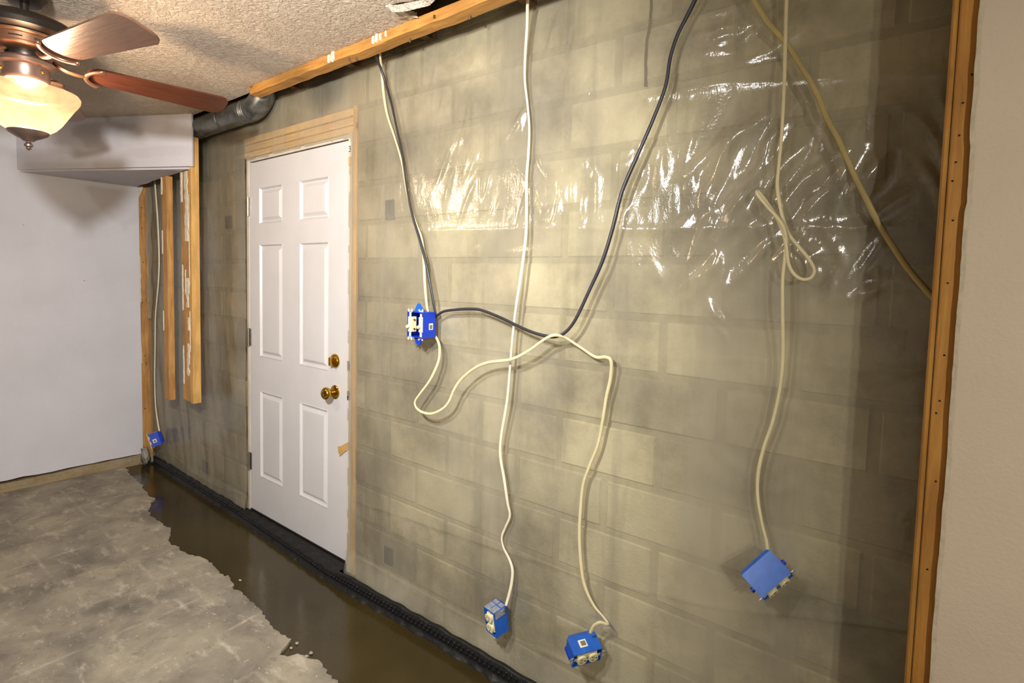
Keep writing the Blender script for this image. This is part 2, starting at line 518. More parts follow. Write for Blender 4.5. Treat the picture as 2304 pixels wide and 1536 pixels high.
floor = prop(bm_obj('floor', bm, M['floor']), 'worn grey concrete floor with pale ghost lines of old tiles', kind='structure')

bm = bmesh.new()
add_box(bm, 0.0, XR, -0.7, -0.001, -0.05, -0.012)
wet = prop(bm_obj('wet_concrete_patch', bm, M['wet']), 'dark smooth wet concrete strip along the foot of the plastic-covered wall', 'concrete patch')

# chips of broken slab lying in the trench edge
for i, (px, py) in enumerate([(655, 1450), (668, 1440), (690, 1470), (700, 1462), (512, 1296), (540, 1300)]):
    d = _f + RV*((px-PPX)/FPX) - UV*((py-PPY)/FPX)
    t = (0.004-CAM.z)/d.z
    c = CAM+d*t
    bm = bmesh.new()
    bmesh.ops.create_icosphere(bm, subdivisions=1, radius=0.005+0.004*random.random())
    for v in bm.verts: v.co = Vector((v.co.x*random.uniform(.8, 1.6), v.co.y*random.uniform(.7, 1.2), v.co.z*random.uniform(.5, .8)))
    zmin = min(v.co.z for v in bm.verts)
    for v in bm.verts: v.co.z -= zmin
    o = bm_obj('concrete_chip', bm, M['floor'])
    y_edge = float(np.interp(c.x, ra[:, 0], ra[:, 1]))
    o.location = (c.x, c.y, -0.012 if c.y > y_edge else 0.0)
    prop(o, 'small pale concrete chip at the broken edge of the old floor', 'concrete chip', 'chips along the broken floor edge')

# ceiling with its torn edge above the plate
cedge = [(0, -0.15), (1.86, -0.15), (1.9, -0.192), (2.3, -0.196), (2.7, -0.195), (3.0, -0.197), (3.085, -0.204), (3.075, -0.24), (3.09, -0.275),
         (3.062, -0.318), (3.12, -0.30), (3.19, -0.277), (3.27, -0.30), (3.4, -0.335), (3.6, -0.36), (3.85, -0.33), (4.0, -0.25), (4.05, -0.2), (XR, -0.2)]
ce = []
for (a, b) in zip(cedge[:-1], cedge[1:]):
    L = math.hypot(b[0]-a[0], b[1]-a[1]); n = max(1, int(L/0.02))
    for k in range(n):
        t = k/n
        j = 0.004 if 0.1 < a[0] < 4.0 else 0
        ce.append((a[0]+(b[0]-a[0])*t+random.uniform(-j, j)*0.5, a[1]+(b[1]-a[1])*t+random.uniform(-j, j)))
ce.append((XR, -0.2))
bm = bmesh.new()
vt = [bm.verts.new((x, y, CEIL)) for x, y in ce+[(XR, YF), (0, YF)]]
f = bm.faces.new(vt)
ext = bmesh.ops.extrude_face_region(bm, geom=[f])
for v in [g for g in ext['geom'] if isinstance(g, bmesh.types.BMVert)]: v.co.z = CEIL+0.013
bmesh.ops.triangulate(bm, faces=bm.faces)
ceiling = prop(bm_obj('ceiling', bm, M['ceiling']), 'rough stippled plaster ceiling with a torn edge', kind='structure')
box('subfloor', 0, XR, YF, 0.05, 2.62, 2.64, M['dark_wood'], ceiling)
for x in (0.5, 0.98, 1.46, 2.0, 2.48, 2.96, 3.44, 3.92, 4.4):
    box('joist', x-0.019, x+0.019, -1.6, 0.0, 2.374, 2.62, M['dark_wood'], ceiling)
# torn paper lip hanging at the break
fl = [(3.062, -0.318, CEIL-0.001), (3.10, -0.305, CEIL-0.004), (3.19, -0.277, CEIL-0.002), (3.30, -0.305, CEIL-0.001),
      (3.068, -0.305, CEIL-0.020), (3.11, -0.285, CEIL-0.022), (3.20, -0.255, CEIL-0.016), (3.30, -0.285, CEIL-0.012)]
mesh('torn_paper', fl, [(0, 1, 5, 4), (1, 2, 6, 5), (2, 3, 7, 6)], M['ceiling'], ceiling)
fl = [(3.02, -0.232, CEIL-0.001), (3.05, -0.225, CEIL-0.001), (3.088, -0.206, CEIL-0.001), (3.04, -0.255, CEIL-0.012), (3.08, -0.235, CEIL-0.010), (3.096, -0.208, CEIL-0.010)]
mesh('torn_paper', fl, [(0, 1, 4, 3), (1, 2, 5, 4)], M['paper'], ceiling)
bm = bmesh.new()
for k in range(5):
    a = (3.066+0.006*k, -0.30+0.02*k, CEIL-0.004)
add_box(bm, 3.052, 3.075, -0.318, -0.205, CEIL-0.003, CEIL+0.012)
bm_obj('gypsum_edge', bm, M['gypsum'], ceiling)

# left wall: drywall stops short of the corner and of the floor
n = 60
vv, ff = [], []
ys = np.linspace(-0.082, YF, n)
for i, y in enumerate(ys):
    zb = 0.066 + 0.004*float(vnoise(np.array([y]), np.array([0.2]), 0.07, 9)[0]) + 0.012*min(1, -y)
    vv += [(0, y, zb), (0, y, 2.37), (-0.0127, y, zb), (-0.0127, y, 2.37)]
for i in range(n-1):
    a, b = 4*i, 4*i+4
    ff += [(a, b, b+1, a+1), (a+2, a+3, b+3, b+2), (a, a+2, b+2, b)]
ff += [(0, 1, 3, 2)]
wl = prop(mesh('wall_left', vv, ff, M['white_wall']), 'white painted drywall beside the bare studs', kind='structure')
box('backing', -0.12, -0.10, YF, 0.05, -0.05, 2.62, M['dark_wood'], wl)
bm = bmesh.new()
segs = 70
ys = np.linspace(0.0, YF, segs)
vv, ff = [], []
for i, y in enumerate(ys):
    j = 0.004*float(vnoise(np.array([y]), np.array([.5]), 0.05, 21)[0])
    vv += [(-0.09, y, -0.04), (0.006+j, y, -0.04), (0.006+j, y, 0.03+j), (-0.003, y, 0.058+j), (-0.09, y, 0.058)]
for i in range(segs-1):
    for k in range(4): ff.append((5*i+k, 5*i+5+k, 5*i+6+k, 5*i+1+k))
prop(mesh('trim_1', vv, ff, M['sill']), 'bare dirty wooden sill plate along the foot of the white wall', kind='structure')

# right-hand framed wall that still has its drywall (parallel to the block wall)
tw_x = 4.603
n = 140
vv, ff = [], []
zs = np.linspace(0.0, 2.37, n)
jag = 0.0012*vnoise(zs, zs*0, 0.16, 31)+0.0007*vnoise(zs, zs*0, 0.02, 32)+0.0022*(zs > 1.60)*(zs < 1.72)
for i, z in enumerate(zs):
    x0 = tw_x+0.004+float(jag[i])
    vv += [(x0+0.0015, -0.2127, z), (x0-0.003, -0.200, z), (6.9, -0.2127, z), (6.9, -0.200, z)]
for i in range(n-1):
    a, b = 4*i, 4*i+4
    ff += [(a, a+2, b+2, b), (a, b, b+1, a+1), (a+1, b+1, b+3, a+3)]
wr = prop(mesh('wall_right', vv, ff, M['tan_wall']), 'taupe painted drywall with a ragged cut edge beside the bare post', kind='structure')
vv = []
for i, z in enumerate(zs):
    x0 = tw_x+0.004+float(jag[i])
    w_ = 0.0014+0.0012*float(vnoise(np.array([z]), np.array([.4]), 0.04, 33)[0])
    vv += [(x0+0.0012+w_, -0.2132, z), (x0-0.0036, -0.2132+0.002, z), (x0-0.0036, -0.2005, z)]
ff = []
for i in range(n-1):
    a, b = 3*i, 3*i+3
    ff += [(a, b, b+1, a+1), (a+1, b+1, b+2, a+2)]
mesh('cut_edge', vv, ff, M['gypsum'], wr)
box('stud_behind', 5.0, 5.04, -0.199, -0.11, 0, 2.36, M['stud'], wr)

# rest of the room, behind and beside the camera
prop(box('wall_far_right', XR, XR+0.1, YF, 0.05, -0.05, 2.62, M['back_room']), 'plain painted wall closing the room beyond the lamp', kind='structure')
prop(box('wall_front', -0.1, XR, YF-0.1, YF, -0.05, 2.62, M['back_room']), 'plain painted wall behind the viewer', kind='structure')
prop(box('wall_return', 6.9, 6.95, -0.2127, 0.05, 0, 2.37, M['back_room']), 'short return wall where the framed wall ends', kind='structure')

# ------------------------------------------------------------------ block wall
DX0, DX1, DZ1 = 1.425, 2.476, 2.212        # rough opening
bm = bmesh.new()
add_box(bm, -0.12, DX0, 0.006, 0.2, -0.06, 2.62)
add_box(bm, DX1, 6.95, 0.006, 0.2, -0.06, 2.62)
add_box(bm, DX0, DX1, 0.006, 0.2, DZ1, 2.62)
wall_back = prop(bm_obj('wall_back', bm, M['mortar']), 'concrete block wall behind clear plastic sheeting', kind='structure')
BL, BH = 0.353, 0.1745
bm = bmesh.new(); add_box(bm, -0.5, 0.5, 0, 0.05, -0.5, 0.5)
blk = bpy.data.meshes.new('block')
bm.free()
bm = bmesh.new()
w2, h2 = (BL-0.010)/2, (BH-0.010)/2
add_box(bm, -w2, w2, 0, 0.05, -h2, h2, 0.010)
bmesh.ops.recalc_face_normals(bm, faces=bm.faces)
bm.to_mesh(blk); bm.free()
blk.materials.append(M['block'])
course = -5
k = 0
while True:
    z0 = 0.632+BH*course
    z1 = z0+BH
    if z0 > 2.5: break
    if z1 < -0.02: course += 1; continue
    offx = 4.126 if course % 2 == 0 else 3.9495
    i0 = int(math.floor((0.02-offx)/BL)); i1 = int(math.ceil((4.9-offx)/BL))
    for i in range(i0, i1):
        a, b = offx+i*BL, offx+(i+1)*BL
        if a < -0.09: a = -0.09
        parts = [(a, b)]
        if z0 < DZ1-0.02:
            new = []
            for (p, q) in parts:
                if q <= DX0 or p >= DX1: new.append((p, q))
                else:
                    if p < DX0-0.03: new.append((p, DX0))
                    if q > DX1+0.03: new.append((DX1, q))
            parts = new
        for (p, q) in parts:
            o = bpy.data.objects.new('block', blk)
            o.parent = wall_back
            o.location = ((p+q)/2, random.uniform(0.0, 0.003), (z0+z1)/2)
            o.scale = ((q-p)/BL, 1, 1)
            COL.objects.link(o)
    course += 1

# rusty crack running down from the top of the blocks
pts = []
zc = np.linspace(2.02, 2.36, 16)
L_ = [(3.868+0.006*float(vnoise(np.array([z]), np.array([.2]), .05, 17)[0])-0.0045, -0.003, z) for z in zc]
R_c = [(3.868+0.006*float(vnoise(np.array([z]), np.array([.2]), .05, 17)[0])+0.0045*(0.5+0.5*random.random()), -0.003, z) for z in zc]
mesh('crack', L_+R_c, [(i, i+16, i+17, i+1) for i in range(15)], plain('rusty_crack', (84, 58, 34), 0.9, 0, 0.2, 60), wall_back)

# dark square patches on the blocks either side of the door
for (px, py, w_, h_, lab) in [(878, 472, .056, .085, 'dark grey square patch on blocks right of the door, at switch-wire height'),
                              (515, 500, .075, .075, 'dark grey square patch on blocks left of the door, high up'),
                              (875, 1250, .056, .080, 'dark grey square patch on blocks right of the door, near the floor'),
                              (462, 1050, .075, .085, 'dark grey square patch on blocks left of the door, near the floor')]:
    c = P(px, py, -0.002)
    bm = bmesh.new(); add_box(bm, -w_/2, w_/2, -0.006, 0.0, -h_/2, h_/2, 0.002)
    o = bm_obj('wall_patch', bm, M['patch'])
    o.location = c; o.rotation_euler = (0, random.uniform(-.08, .08), 0)
    prop(o, lab, 'patch')

# ------------------------------------------------------------------ plastic sheet
def strip_y(x):
    return np.interp(x, [0, 0.2, 1.5, 2.4, 3.1, 4.7], [-0.028, -0.03, -0.052, -0.088, -0.070, -0.066])

def make_sheet():
    x0, x1, z0, z1, h = 0.005, 4.64, 0.03, 2.5, 0.0065
    nx, nz = int((x1-x0)/h)+1, int((z1-z0)/h)+1
    X, Z = np.meshgrid(np.linspace(x0, x1, nx), np.linspace(z0, z1, nz), indexing='ij')
    D = 0.024 + 0.007*vnoise(X, Z*0.6, 0.45, 1)+0.0030*vnoise(X+Z*.3, Z*0.5, 0.13, 2)+0.0010*vnoise(X+Z*.5, Z*.6, 0.05, 5)
    # factory fold creases
    def crease(zl, amp, w, xa, xb, soft=0.15, seed=0):
        zz = zl(X) + 0.004*vnoise(X, X*0, 0.12, 50+seed)
        m = np.clip((X-xa)/soft, 0, 1)*np.clip((xb-X)/soft, 0, 1)
        m = m*(0.65+0.35*vnoise(X, X*0, 0.2, 70+seed))
        return amp*m*np.exp(-np.abs(Z-zz)/w)
    D += crease(lambda x: np.interp(x, [3.4, 4.1, 4.6], [1.99, 1.975, 1.90]), 0.007, 0.012, 3.7, 4.7, seed=1)
    D += crease(lambda x: np.interp(x, [2.5, 3.445, 4.446, 4.6], [1.63, 1.612, 1.58, 1.575]), 0.009, 0.013, 2.9, 4.55, seed=2)
    D += crease(lambda x: np.interp(x, [2.5, 3.09, 3.75, 4.05, 4.6], [1.19, 1.198, 1.209, 1.227, 1.256]), 0.006, 0.008, 2.55, 4.7, seed=3)
    D += crease(lambda x: np.interp(x, [2.4, 2.6, 3.7, 4.18, 4.6], [0.37, 0.39, 0.467, 0.547, 0.668]), 0.007, 0.009, 2.45, 4.7, seed=4)
    D += crease(lambda x: np.interp(x, [2.4, 3.0, 3.6, 4.2], [0.12, 0.11, 0.14, 0.20]), 0.006, 0.010, 2.45, 4.5, seed=5)
    D += crease(lambda x: 0.10+0.02*np.sin(x*5), 0.008, 0.014, 0.3, 1.46, seed=6)
    D += crease(lambda x: np.interp(x, [4.0, 4.25, 4.5], [0.58, 0.62, 0.70]), 0.005, 0.008, 4.2, 4.5, 0.08, seed=7)
    def ridge(cx, cz, ang, L, w, amp, bend=0.0):
        ca, sa = math.cos(ang), math.sin(ang)
        sel = (np.abs(X-cx) < L*2.2) & (np.abs(Z-cz) < L*2.2)
        x, z = X[sel]-cx, Z[sel]-cz
        u = x*ca+z*sa; v = -x*sa+z*ca + bend*(u*u)
        D[sel] += amp*np.exp(-(u/L)**2-(v/w)**2)
    r = random.Random(5)
    def region(pxa, pxb, pya, pyb, n, ang, dang, L, w, amp):
        for _ in range(n):
            c = P(r.uniform(pxa, pxb), r.uniform(pya, pyb), -0.02)
            s = r.uniform(.6, 1.4)
            ridge(c.x, c.z, math.radians(r.gauss(ang, dang)), L*r.uniform(.6, 1.4), w*s, amp*s*r.uniform(.7, 1.25), r.uniform(-2, 2))
    # slack, crinkled belly of the sheet near the hanging loop
    region(1600, 1970, 300, 500, 34, 58, 14, 0.085, 0.016, 0.0105)
    region(1560, 1960, 510, 660, 24, 75, 26, 0.06, 0.014, 0.008)
    region(1400, 1600, 330, 520, 16, 75, 12, 0.06, 0.012, 0.0055)
    region(1610, 1800, 10, 120, 12, 20, 30, 0.05, 0.010, 0.006)
    region(2080, 2150, 200, 480, 8, 105, 10, 0.09, 0.010, 0.006)
    region(990, 1190, 200, 500, 20, 68, 12, 0.06, 0.009, 0.0045)
    region(1190, 1350, 360, 540, 20, 95, 14, 0.045, 0.009, 0.0045)
    region(1230, 1300, 20, 200, 8, 78, 8, 0.06, 0.009, 0.0055)
    region(1560, 1640, 690, 780, 5, 110, 15, 0.035, 0.009, 0.0055)
    region(880, 1500, 130, 360, 22, 70, 25, 0.07, 0.014, 0.003)
    region(860, 2060, 560, 1300, 46, 60, 45, 0.08, 0.014, 0.0026)
    # soft vertical folds left of the door
    lf = np.clip((1.46-X)/0.3, 0, 1)
    D += lf*np.clip((1.0-Z)/0.7, 0, 1)*0.011*vnoise(X+0.12*Z, Z*0.12, 0.085, 8)
    D += lf*0.004*vnoise(X+0.3*Z, Z*.2, 0.07, 12)
    # the foot is pushed out by the drain mat
    bot = np.clip((0.14-Z)/0.11, 0, 1); bot = bot*bot*(3-2*bot)
    D = D*(1-0.8*bot) + bot*(-strip_y(X)-0.010)*0.9
    # flat against the door casing and the header
    near = np.exp(-np.clip(np.minimum(np.abs(X-1.452), np.abs(X-2.443)), 0, 1)/0.03)*(Z < 2.1)
    D = D*(1-0.6*near)+0.6*near*0.014
    D = np.clip(D, 0.011, None)
    V = np.stack([X, -D, Z], -1).reshape(-1, 3)
    I = np.arange(nx*nz).reshape(nx, nz)
    q = np.stack([I[:-1, :-1], I[1:, :-1], I[1:, 1:], I[:-1, 1:]], -1)
    cx, cz = (X[:-1, :-1]+X[1:, 1:])/2, (Z[:-1, :-1]+Z[1:, 1:])/2
    lim = 2.078+0.006*vnoise(cx, cx*0, 0.05, 77)
    keep = ~((cx > 1.458) & (cx < 2.440+0.003*vnoise(cz, cz*0, 0.06, 78)) & (cz < lim))
    q = q[keep]
    used = np.unique(q); remap = -np.ones(nx*nz, int); remap[used] = np.arange(len(used))
    q = remap[q]; V = V[used]
    me = bpy.data.meshes.new('plastic_sheet')
    me.vertices.add(len(V)); me.vertices.foreach_set('co', V.astype(np.float32).ravel())
    me.loops.add(q.size); me.loops.foreach_set('vertex_index', q.astype(np.int32).ravel())
    me.polygons.add(len(q))
    me.polygons.foreach_set('loop_start', np.arange(0, q.size, 4, dtype=np.int32))
    me.polygons.foreach_set('loop_total', np.full(len(q), 4, dtype=np.int32))
    me.update(calc_edges=True); me.validate()
    return link('plastic_sheet', me, M['film'], None, True)
sheet = prop(make_sheet(), 'clear crinkled plastic sheeting hung over the concrete block wall', 'plastic sheet')

# ------------------------------------------------------------------ drain mat along the foot
def make_mat():
    root = empty('drain_mat', (2.3, -0.06, -0.012))
    prop(root, 'black dimpled plastic drain strip along the foot of the wall', 'drain strip')
    n = 460
    xs = np.linspace(0.06, 4.7, n)
    vv, ff = [], []
    for i, x in enumerate(xs):
        yb = float(strip_y(x))
        z1 = 0.052+0.006*float(vnoise(np.array([x]), np.array([.1]), 0.06, 41)[0])+0.0015*math.sin(x*55)
        if 1.44 < x < 2.45: z1 = 0.038+0.003*math.sin(x*60)
        toe = -0.020+0.010*float(vnoise(np.array([x]), np.array([.6]), 0.035, 42)[0])
        prof = [(yb+0.012, z1-0.004), (yb, z1), (yb-0.007, z1-0.006), (yb-0.006, 0.012), (yb-0.010, -0.002), (yb+toe, -0.006), (yb+toe-0.003, -0.013)]
        if 1.44 < x < 2.45: prof[0] = (yb+0.05, z1-0.002)
        vv += [(x, p, z) for p, z in prof]
    m = 7
    for i in range(n-1):
        for k in range(m-1): ff.append((m*i+k, m*i+m+k, m*i+m+k+1, m*i+k+1))
    mesh('mat', vv, ff, M['mat'], root, True, off=root.location)
    bm = bmesh.new()
    for i in range(200):
        x = 0.1+4.55*i/200
        for z in (0.018, 0.034):
            if 1.44 < x < 2.45 and z > 0.03: continue
            yb = float(strip_y(x))-0.006
            r = bmesh.ops.create_cone(bm, cap_ends=True, segments=7, radius1=0.0075, radius2=0.005, depth=0.008)
            for v in r['verts']:
                v.co = Vector((v.co.x+x+(0.011 if z > .02 else 0), -v.co.z+yb-0.003, v.co.y+z))
    d = bm_obj('dimples', bm, M['mat'], root, off=root.location)
    d['kind'] = 'stuff'
make_mat()

# ------------------------------------------------------------------ door
DL, DR, DB, DT = 1.482, 2.412, 0.040, 2.062
door = empty('door_1', ((DL+DR)/2, 0, DB))
prop(door, 'white six-panel door with brass knob and deadbolt', kind='structure')
DO = door.location
def door_leaf():
    xs = [DL, 1.590, 1.836, 2.000, 2.258, DR]
    zs = [DB, 0.263, 0.768, 0.963, 1.602, 1.713, 1.918, DT]
    bm = bmesh.new()
    cache = {}
    def V(x, y, z):
        k = (round(x, 5), round(y, 5), round(z, 5))
        if k not in cache: cache[k] = bm.verts.new((x, y, z))
        return cache[k]
    Y = -0.004
    for i in range(5):
        for j in range(7):
            x0, x1, z0, z1 = xs[i], xs[i+1], zs[j], zs[j+1]
            if i in (1, 3) and j in (1, 3, 5):
                rings = [(0, Y), (0.005, Y-0.0015), (0.012, Y+0.010), (0.020, Y+0.011), (0.036, Y+0.001), (0.040, Y+0.0005)]
                prev = None
                for (ins, yy) in rings:
                    c = [V(x0+ins, yy, z0+ins), V(x1-ins, yy, z0+ins), V(x1-ins, yy, z1-ins), V(x0+ins, yy, z1-ins)]
                    if prev:
                        for k in range(4): bm.faces.new((prev[k], prev[(k+1) % 4], c[(k+1) % 4], c[k]))
                    prev = c
                bm.faces.new(prev)
            else:
                bm.faces.new((V(x0, Y, z0), V(x1, Y, z0), V(x1, Y, z1), V(x0, Y, z1)))
    add_box(bm, DL, DR, 0.014, 0.040, DB, DT)
    for (a, b) in (((DL, DB), (DR, DB)), ((DR, DB), (DR, DT)), ((DR, DT), (DL, DT)), ((DL, DT), (DL, DB))):
        vs_ = [bm.verts.new((a[0], Y, a[1])), bm.verts.new((b[0], Y, b[1])), bm.verts.new((b[0], 0.03, b[1])), bm.verts.new((a[0], 0.03, a[1]))]
        bm.faces.new(vs_)
    return bm_obj('leaf', bm, M['door'], door, off=DO)
door_leaf()
box('jamb', 1.452, 1.479, -0.006, 0.10, 0.02, 2.092, M['jamb'], door, 0.002, DO)
box('jamb', 2.4165, 2.442, -0.008, 0.10, 0.0, 2.098, M['jamb'], door, 0.002, DO)
box('head_jamb', 1.479, 2.4165, -0.006, 0.10, 2.069, 2.092, M['jamb'], door, 0.002, DO)
box('threshold', 1.479, 2.4165, -0.035, 0.10, 0.012, 0.036, M['hole'], door, 0.002, DO)
box('sweep', DL+0.004, DR-0.004, -0.009, -0.003, DB-0.002, DB+0.010, M['bronze'], door, 0.001, DO)
for z in (1.818, 1.066, 0.332):
    hb = bmesh.new()
    add_box(hb, 1.462, 1.497, -0.0075, -0.0045, z-0.05, z+0.05)
    h = bm_obj('hinge', hb, M['steel'], door, off=DO)
    lathe('hinge_pin', [(0.0001, -0.053), (0.0065, -0.053), (0.0065, 0.053), (0.0001, 0.053)], M['steel'], h, 12,
          (1.478-DO.x, -0.013-DO.y, z-DO.z))
def knob(z, x):
    r = lathe('knob_rose', [(0.0001, 0.0), (0.034, 0.0), (0.034, -0.004), (0.028, -0.010), (0.016, -0.013), (0.0001, -0.013)], M['brass'], door, 32,
              (x-DO.x, -0.004-DO.y, z-DO.z), 'Y')
    lathe('knob', [(0.012, -0.010), (0.011, -0.026), (0.015, -0.032), (0.026, -0.039), (0.031, -0.050), (0.029, -0.060), (0.021, -0.068), (0.010, -0.070), (0.008, -0.0685), (0.0001, -0.0685)],
          M['brass'], r, 32, (x-DO.x, -0.004-DO.y, z-DO.z), 'Y')
knob(0.868, 2.318)
r = lathe('deadbolt', [(0.0001, 0.0), (0.035, 0.0), (0.035, -0.005), (0.030, -0.012), (0.012, -0.015), (0.0001, -0.015)], M['brass'], door, 32,
          (2.318-DO.x, -0.004-DO.y, 1.021-DO.z), 'Y')
bm = bmesh.new(); add_box(bm, 2.311, 2.325, -0.042, -0.016, 1.000, 1.042, 0.004)
bm_obj('thumb_turn', bm, M['brass'], r, off=DO)
for z in (1.010, 0.868):
    sp = box('strike_plate', 2.420, 2.440, -0.0095, -0.0075, z-0.022, z+0.022, M['steel'], door, 0.0, DO)
    box('strike_hole', 2.423, 2.434, -0.0105, -0.009, z-0.012, z+0.012, M['hole'], sp, 0.0, DO)
# the number printed on the jamb
tc = bpy.data.curves.new('jamb_number', 'FONT')
tc.body = '3'; tc.size = 0.040; tc.extrude = 0.0002
to = bpy.data.objects.new('jamb_number', tc)
COL.objects.link(to)
bpy.context.view_layer.update()
me = bpy.data.meshes.new_from_object(to.evaluated_get(bpy.context.evaluated_depsgraph_get()))
bpy.data.objects.remove(to)
o = link('printed_number', me, None, door); me.materials.clear(); me.materials.append(M['ink'])
o.rotation_euler = (math.pi/2, 0, 0); o.location = (2.419-DO.x, -0.0087-DO.y, 2.008-DO.z)
box('label_strip', 2.418, 2.441, -0.0090, -0.0078, 2.036, 2.05, M['sticker'], door, 0, DO)

# header lumber and buck stud behind the plastic
hd = empty('door_header', (1.95, 0.01, 2.095))
prop(hd, 'stacked lumber header above the white door, behind plastic', 'header')
for k, (z0, z1, y0) in enumerate([(2.095, 2.126, -0.006), (2.131, 2.166, -0.003), (2.171, 2.206, -0.007)]):
    box('board', 1.43, 2.447, y0, 0.09, z0, z1, M['header'], hd, 0.002, hd.location)
prop(box('buck_stud', 2.4475, 2.475, -0.006, 0.09, 0.0, 2.215, M['buck'], None, 0.002), 'narrow lumber buck beside the right door jamb, behind plastic', 'stud')

def tape(pts, lab):
    bm = bmesh.new()
    lo = [bm.verts.new(p) for p in pts]
    bm.faces.new(lo)
    ext = bmesh.ops.extrude_face_region(bm, geom=bm.faces[:])
    for g in ext['geom']:
        if isinstance(g, bmesh.types.BMVert): g.co.y -= 0.0006
    prop(bm_obj('masking_tape', bm, M['tape']), lab, 'tape')
tape([(2.352, -0.0098, 0.578), (2.366, -0.0098, 0.560), (2.395, -0.0098, 0.585), (2.442, -0.0098, 0.612), (2.441, -0.0098, 0.648), (2.402, -0.0098, 0.628), (2.372, -0.0098, 0.610), (2.349, -0.0098, 0.606)],
     'torn strip of tan masking tape across the door edge')
tape([(2.420, -0.0095, 1.945), (2.4415, -0.0095, 1.942), (2.4415, -0.0095, 1.984), (2.421, -0.0095, 1.986)],
     'small square of tan masking tape on the jamb under the number')

# ------------------------------------------------------------------ top plate, duct, soffit
def rough_beam():
    root = empty('top_plate', (3.4, -0.175, 2.32))
    prop(root, 'rough orange wooden top plate running under the ceiling edge', 'beam')
    n = 150
    xs = np.linspace(1.87, 6.88, n)
    vv, ff = [], []
    for i, x in enumerate(xs):
        a = 0.004*float(vnoise(np.array([x]), np.array([.1]), 0.11, 61)[0]) if x < 4.5 else 0
        b = 0.004*float(vnoise(np.array([x]), np.array([.9]), 0.07, 62)[0]) if x < 4.5 else 0
        vv += [(x, -0.197+a, 2.321+b), (x, -0.146+a, 2.319+b*.6), (x, -0.146+a, 2.3595), (x, -0.199+a*.6, 2.3595)]
    for i in range(n-1):
        for k in range(4): ff.append((4*i+k, 4*i+(k+1) % 4, 4*i+4+(k+1) % 4, 4*i+4+k))
    ff += [(0, 1, 2, 3), tuple(4*(n-1)+k for k in (3, 2, 1, 0))]
    mesh('plate', vv, ff, M['beam'], root, False, off=root.location)
    for (x, z, w_, h_) in [(2.545, 2.340, .007, .018), (2.572, 2.344, .010, .024), (2.835, 2.344, .006, .016), (2.856, 2.346, .007, .018), (2.878, 2.345, .004, .014), (2.91, 2.348, .003, .012)]:
        pts = [(x-w_, z-h_*.7), (x-w_*.2, z-h_), (x+w_, z-h_*.5), (x+w_*.7, z+h_*.3), (x+w_*1.1, z+h_*.7), (x, z+h_*.8), (x-w_*.8, z+h_*.4)]
        bm = bmesh.new()
        bm.faces.new([bm.verts.new((p[0], -0.2035, p[1])) for p in pts])
        ext = bmesh.ops.extrude_face_region(bm, geom=bm.faces[:])
        for g in ext['geom']:
            if isinstance(g, bmesh.types.BMVert): g.co.y = -0.196
        bm_obj('paper_scrap', bm, M['paper'], root, off=root.location)
    for (x, y, z) in [(3.17, -0.203, 2.336), (2.66, -0.185, 2.314), (2.69, -0.170, 2.314), (3.0, -0.16, 2.314), (3.3, -0.165, 2.314)]:
        lathe('nail', [(0.0001, -0.006), (0.0035, -0.006), (0.0035, 0.006), (0.0001, 0.006)], M['steel'], root, 8, Vector((x, y, z))-root.location)
rough_beam()

dk = empty('vent_duct', (1.3, -0.10, 2.30))
prop(dk, 'round galvanized vent duct with an elbow between soffit and ceiling', 'duct')
R_ = 0.058
v, f = sweep_geo([Vector((x, -0.105, 2.300)) for x in np.linspace(0.45, 1.70, 12)], R_, R_, (0, 0, 1), 28)
mesh('pipe', v, f, M['duct'], dk, True, off=dk.location)
arc = [Vector((1.70, -0.105, 2.300))]
for k in range(1, 13):
    a = math.radians(90*k/12)
    arc.append(Vector((1.70+0.115*math.sin(a), -0.105+0.02*k/12, 2.300+0.115*(1-math.cos(a)))))
arc.append(Vector((1.815, -0.085, 2.56)))
v, f = sweep_geo(arc, R_+0.001, R_+0.001, (0, 1, 0), 28)
mesh('elbow', v, f, M['duct'], dk, True, off=dk.location)
for x in (1.10, 1.40, 1.66, 1.70):
    v, f = sweep_geo([Vector((x, -0.105, 2.300)), Vector((x+0.010, -0.105, 2.300))], R_+0.003, R_+0.003, (0, 0, 1), 28)
    mesh('seam_band', v, f, M['duct'], dk, True, off=dk.location)

sf = empty('soffit', (0.4, -0.4, 2.06))
prop(sf, 'white drywall soffit angled across the corner under the ceiling', 'soffit')
A, B = Vector((0.0, -0.752, 0)), Vector((1.128, -0.168, 0))
nrm = Vector((-(B-A).y, (B-A).x, 0)).normalized()
def prism(name, plan, z0, z1, mat, parent, off):
    bm = bmesh.new()
    lo = [bm.verts.new((p[0], p[1], z0)) for p in plan]; bm.faces.new(lo)
    ext = bmesh.ops.extrude_face_region(bm, geom=bm.faces[:])
    for g in ext['geom']:
        if isinstance(g, bmesh.types.BMVert): g.co.z = z1
    return bm_obj(name, bm, mat, parent, off=off)
A2, B2 = A+nrm*0.0127, B+nrm*0.0127
prism('face_board', [A, B, B2, A2], 2.058, CEIL, M['soffit'], sf, sf.location)
under = [(0.002, -0.738), (B2.x-0.03, B2.y-0.005)]
for t in np.linspace(0, 1, 22):
    under.append((1.09*(1-t)+0.002*t, -0.162*(1-t)-0.10*t+0.010*float(vnoise(np.array([t*4]), np.array([0.]), .3, 91)[0])))
prism('under_board', under, 2.045, 2.0578, M['soffit'], sf, sf.location)
bm = bmesh.new(); add_box(bm, 1.085, 1.118, -0.166, -0.158, 2.235, 2.353)
bm_obj('end_strip', bm, M['gypsum'], sf, off=sf.location)

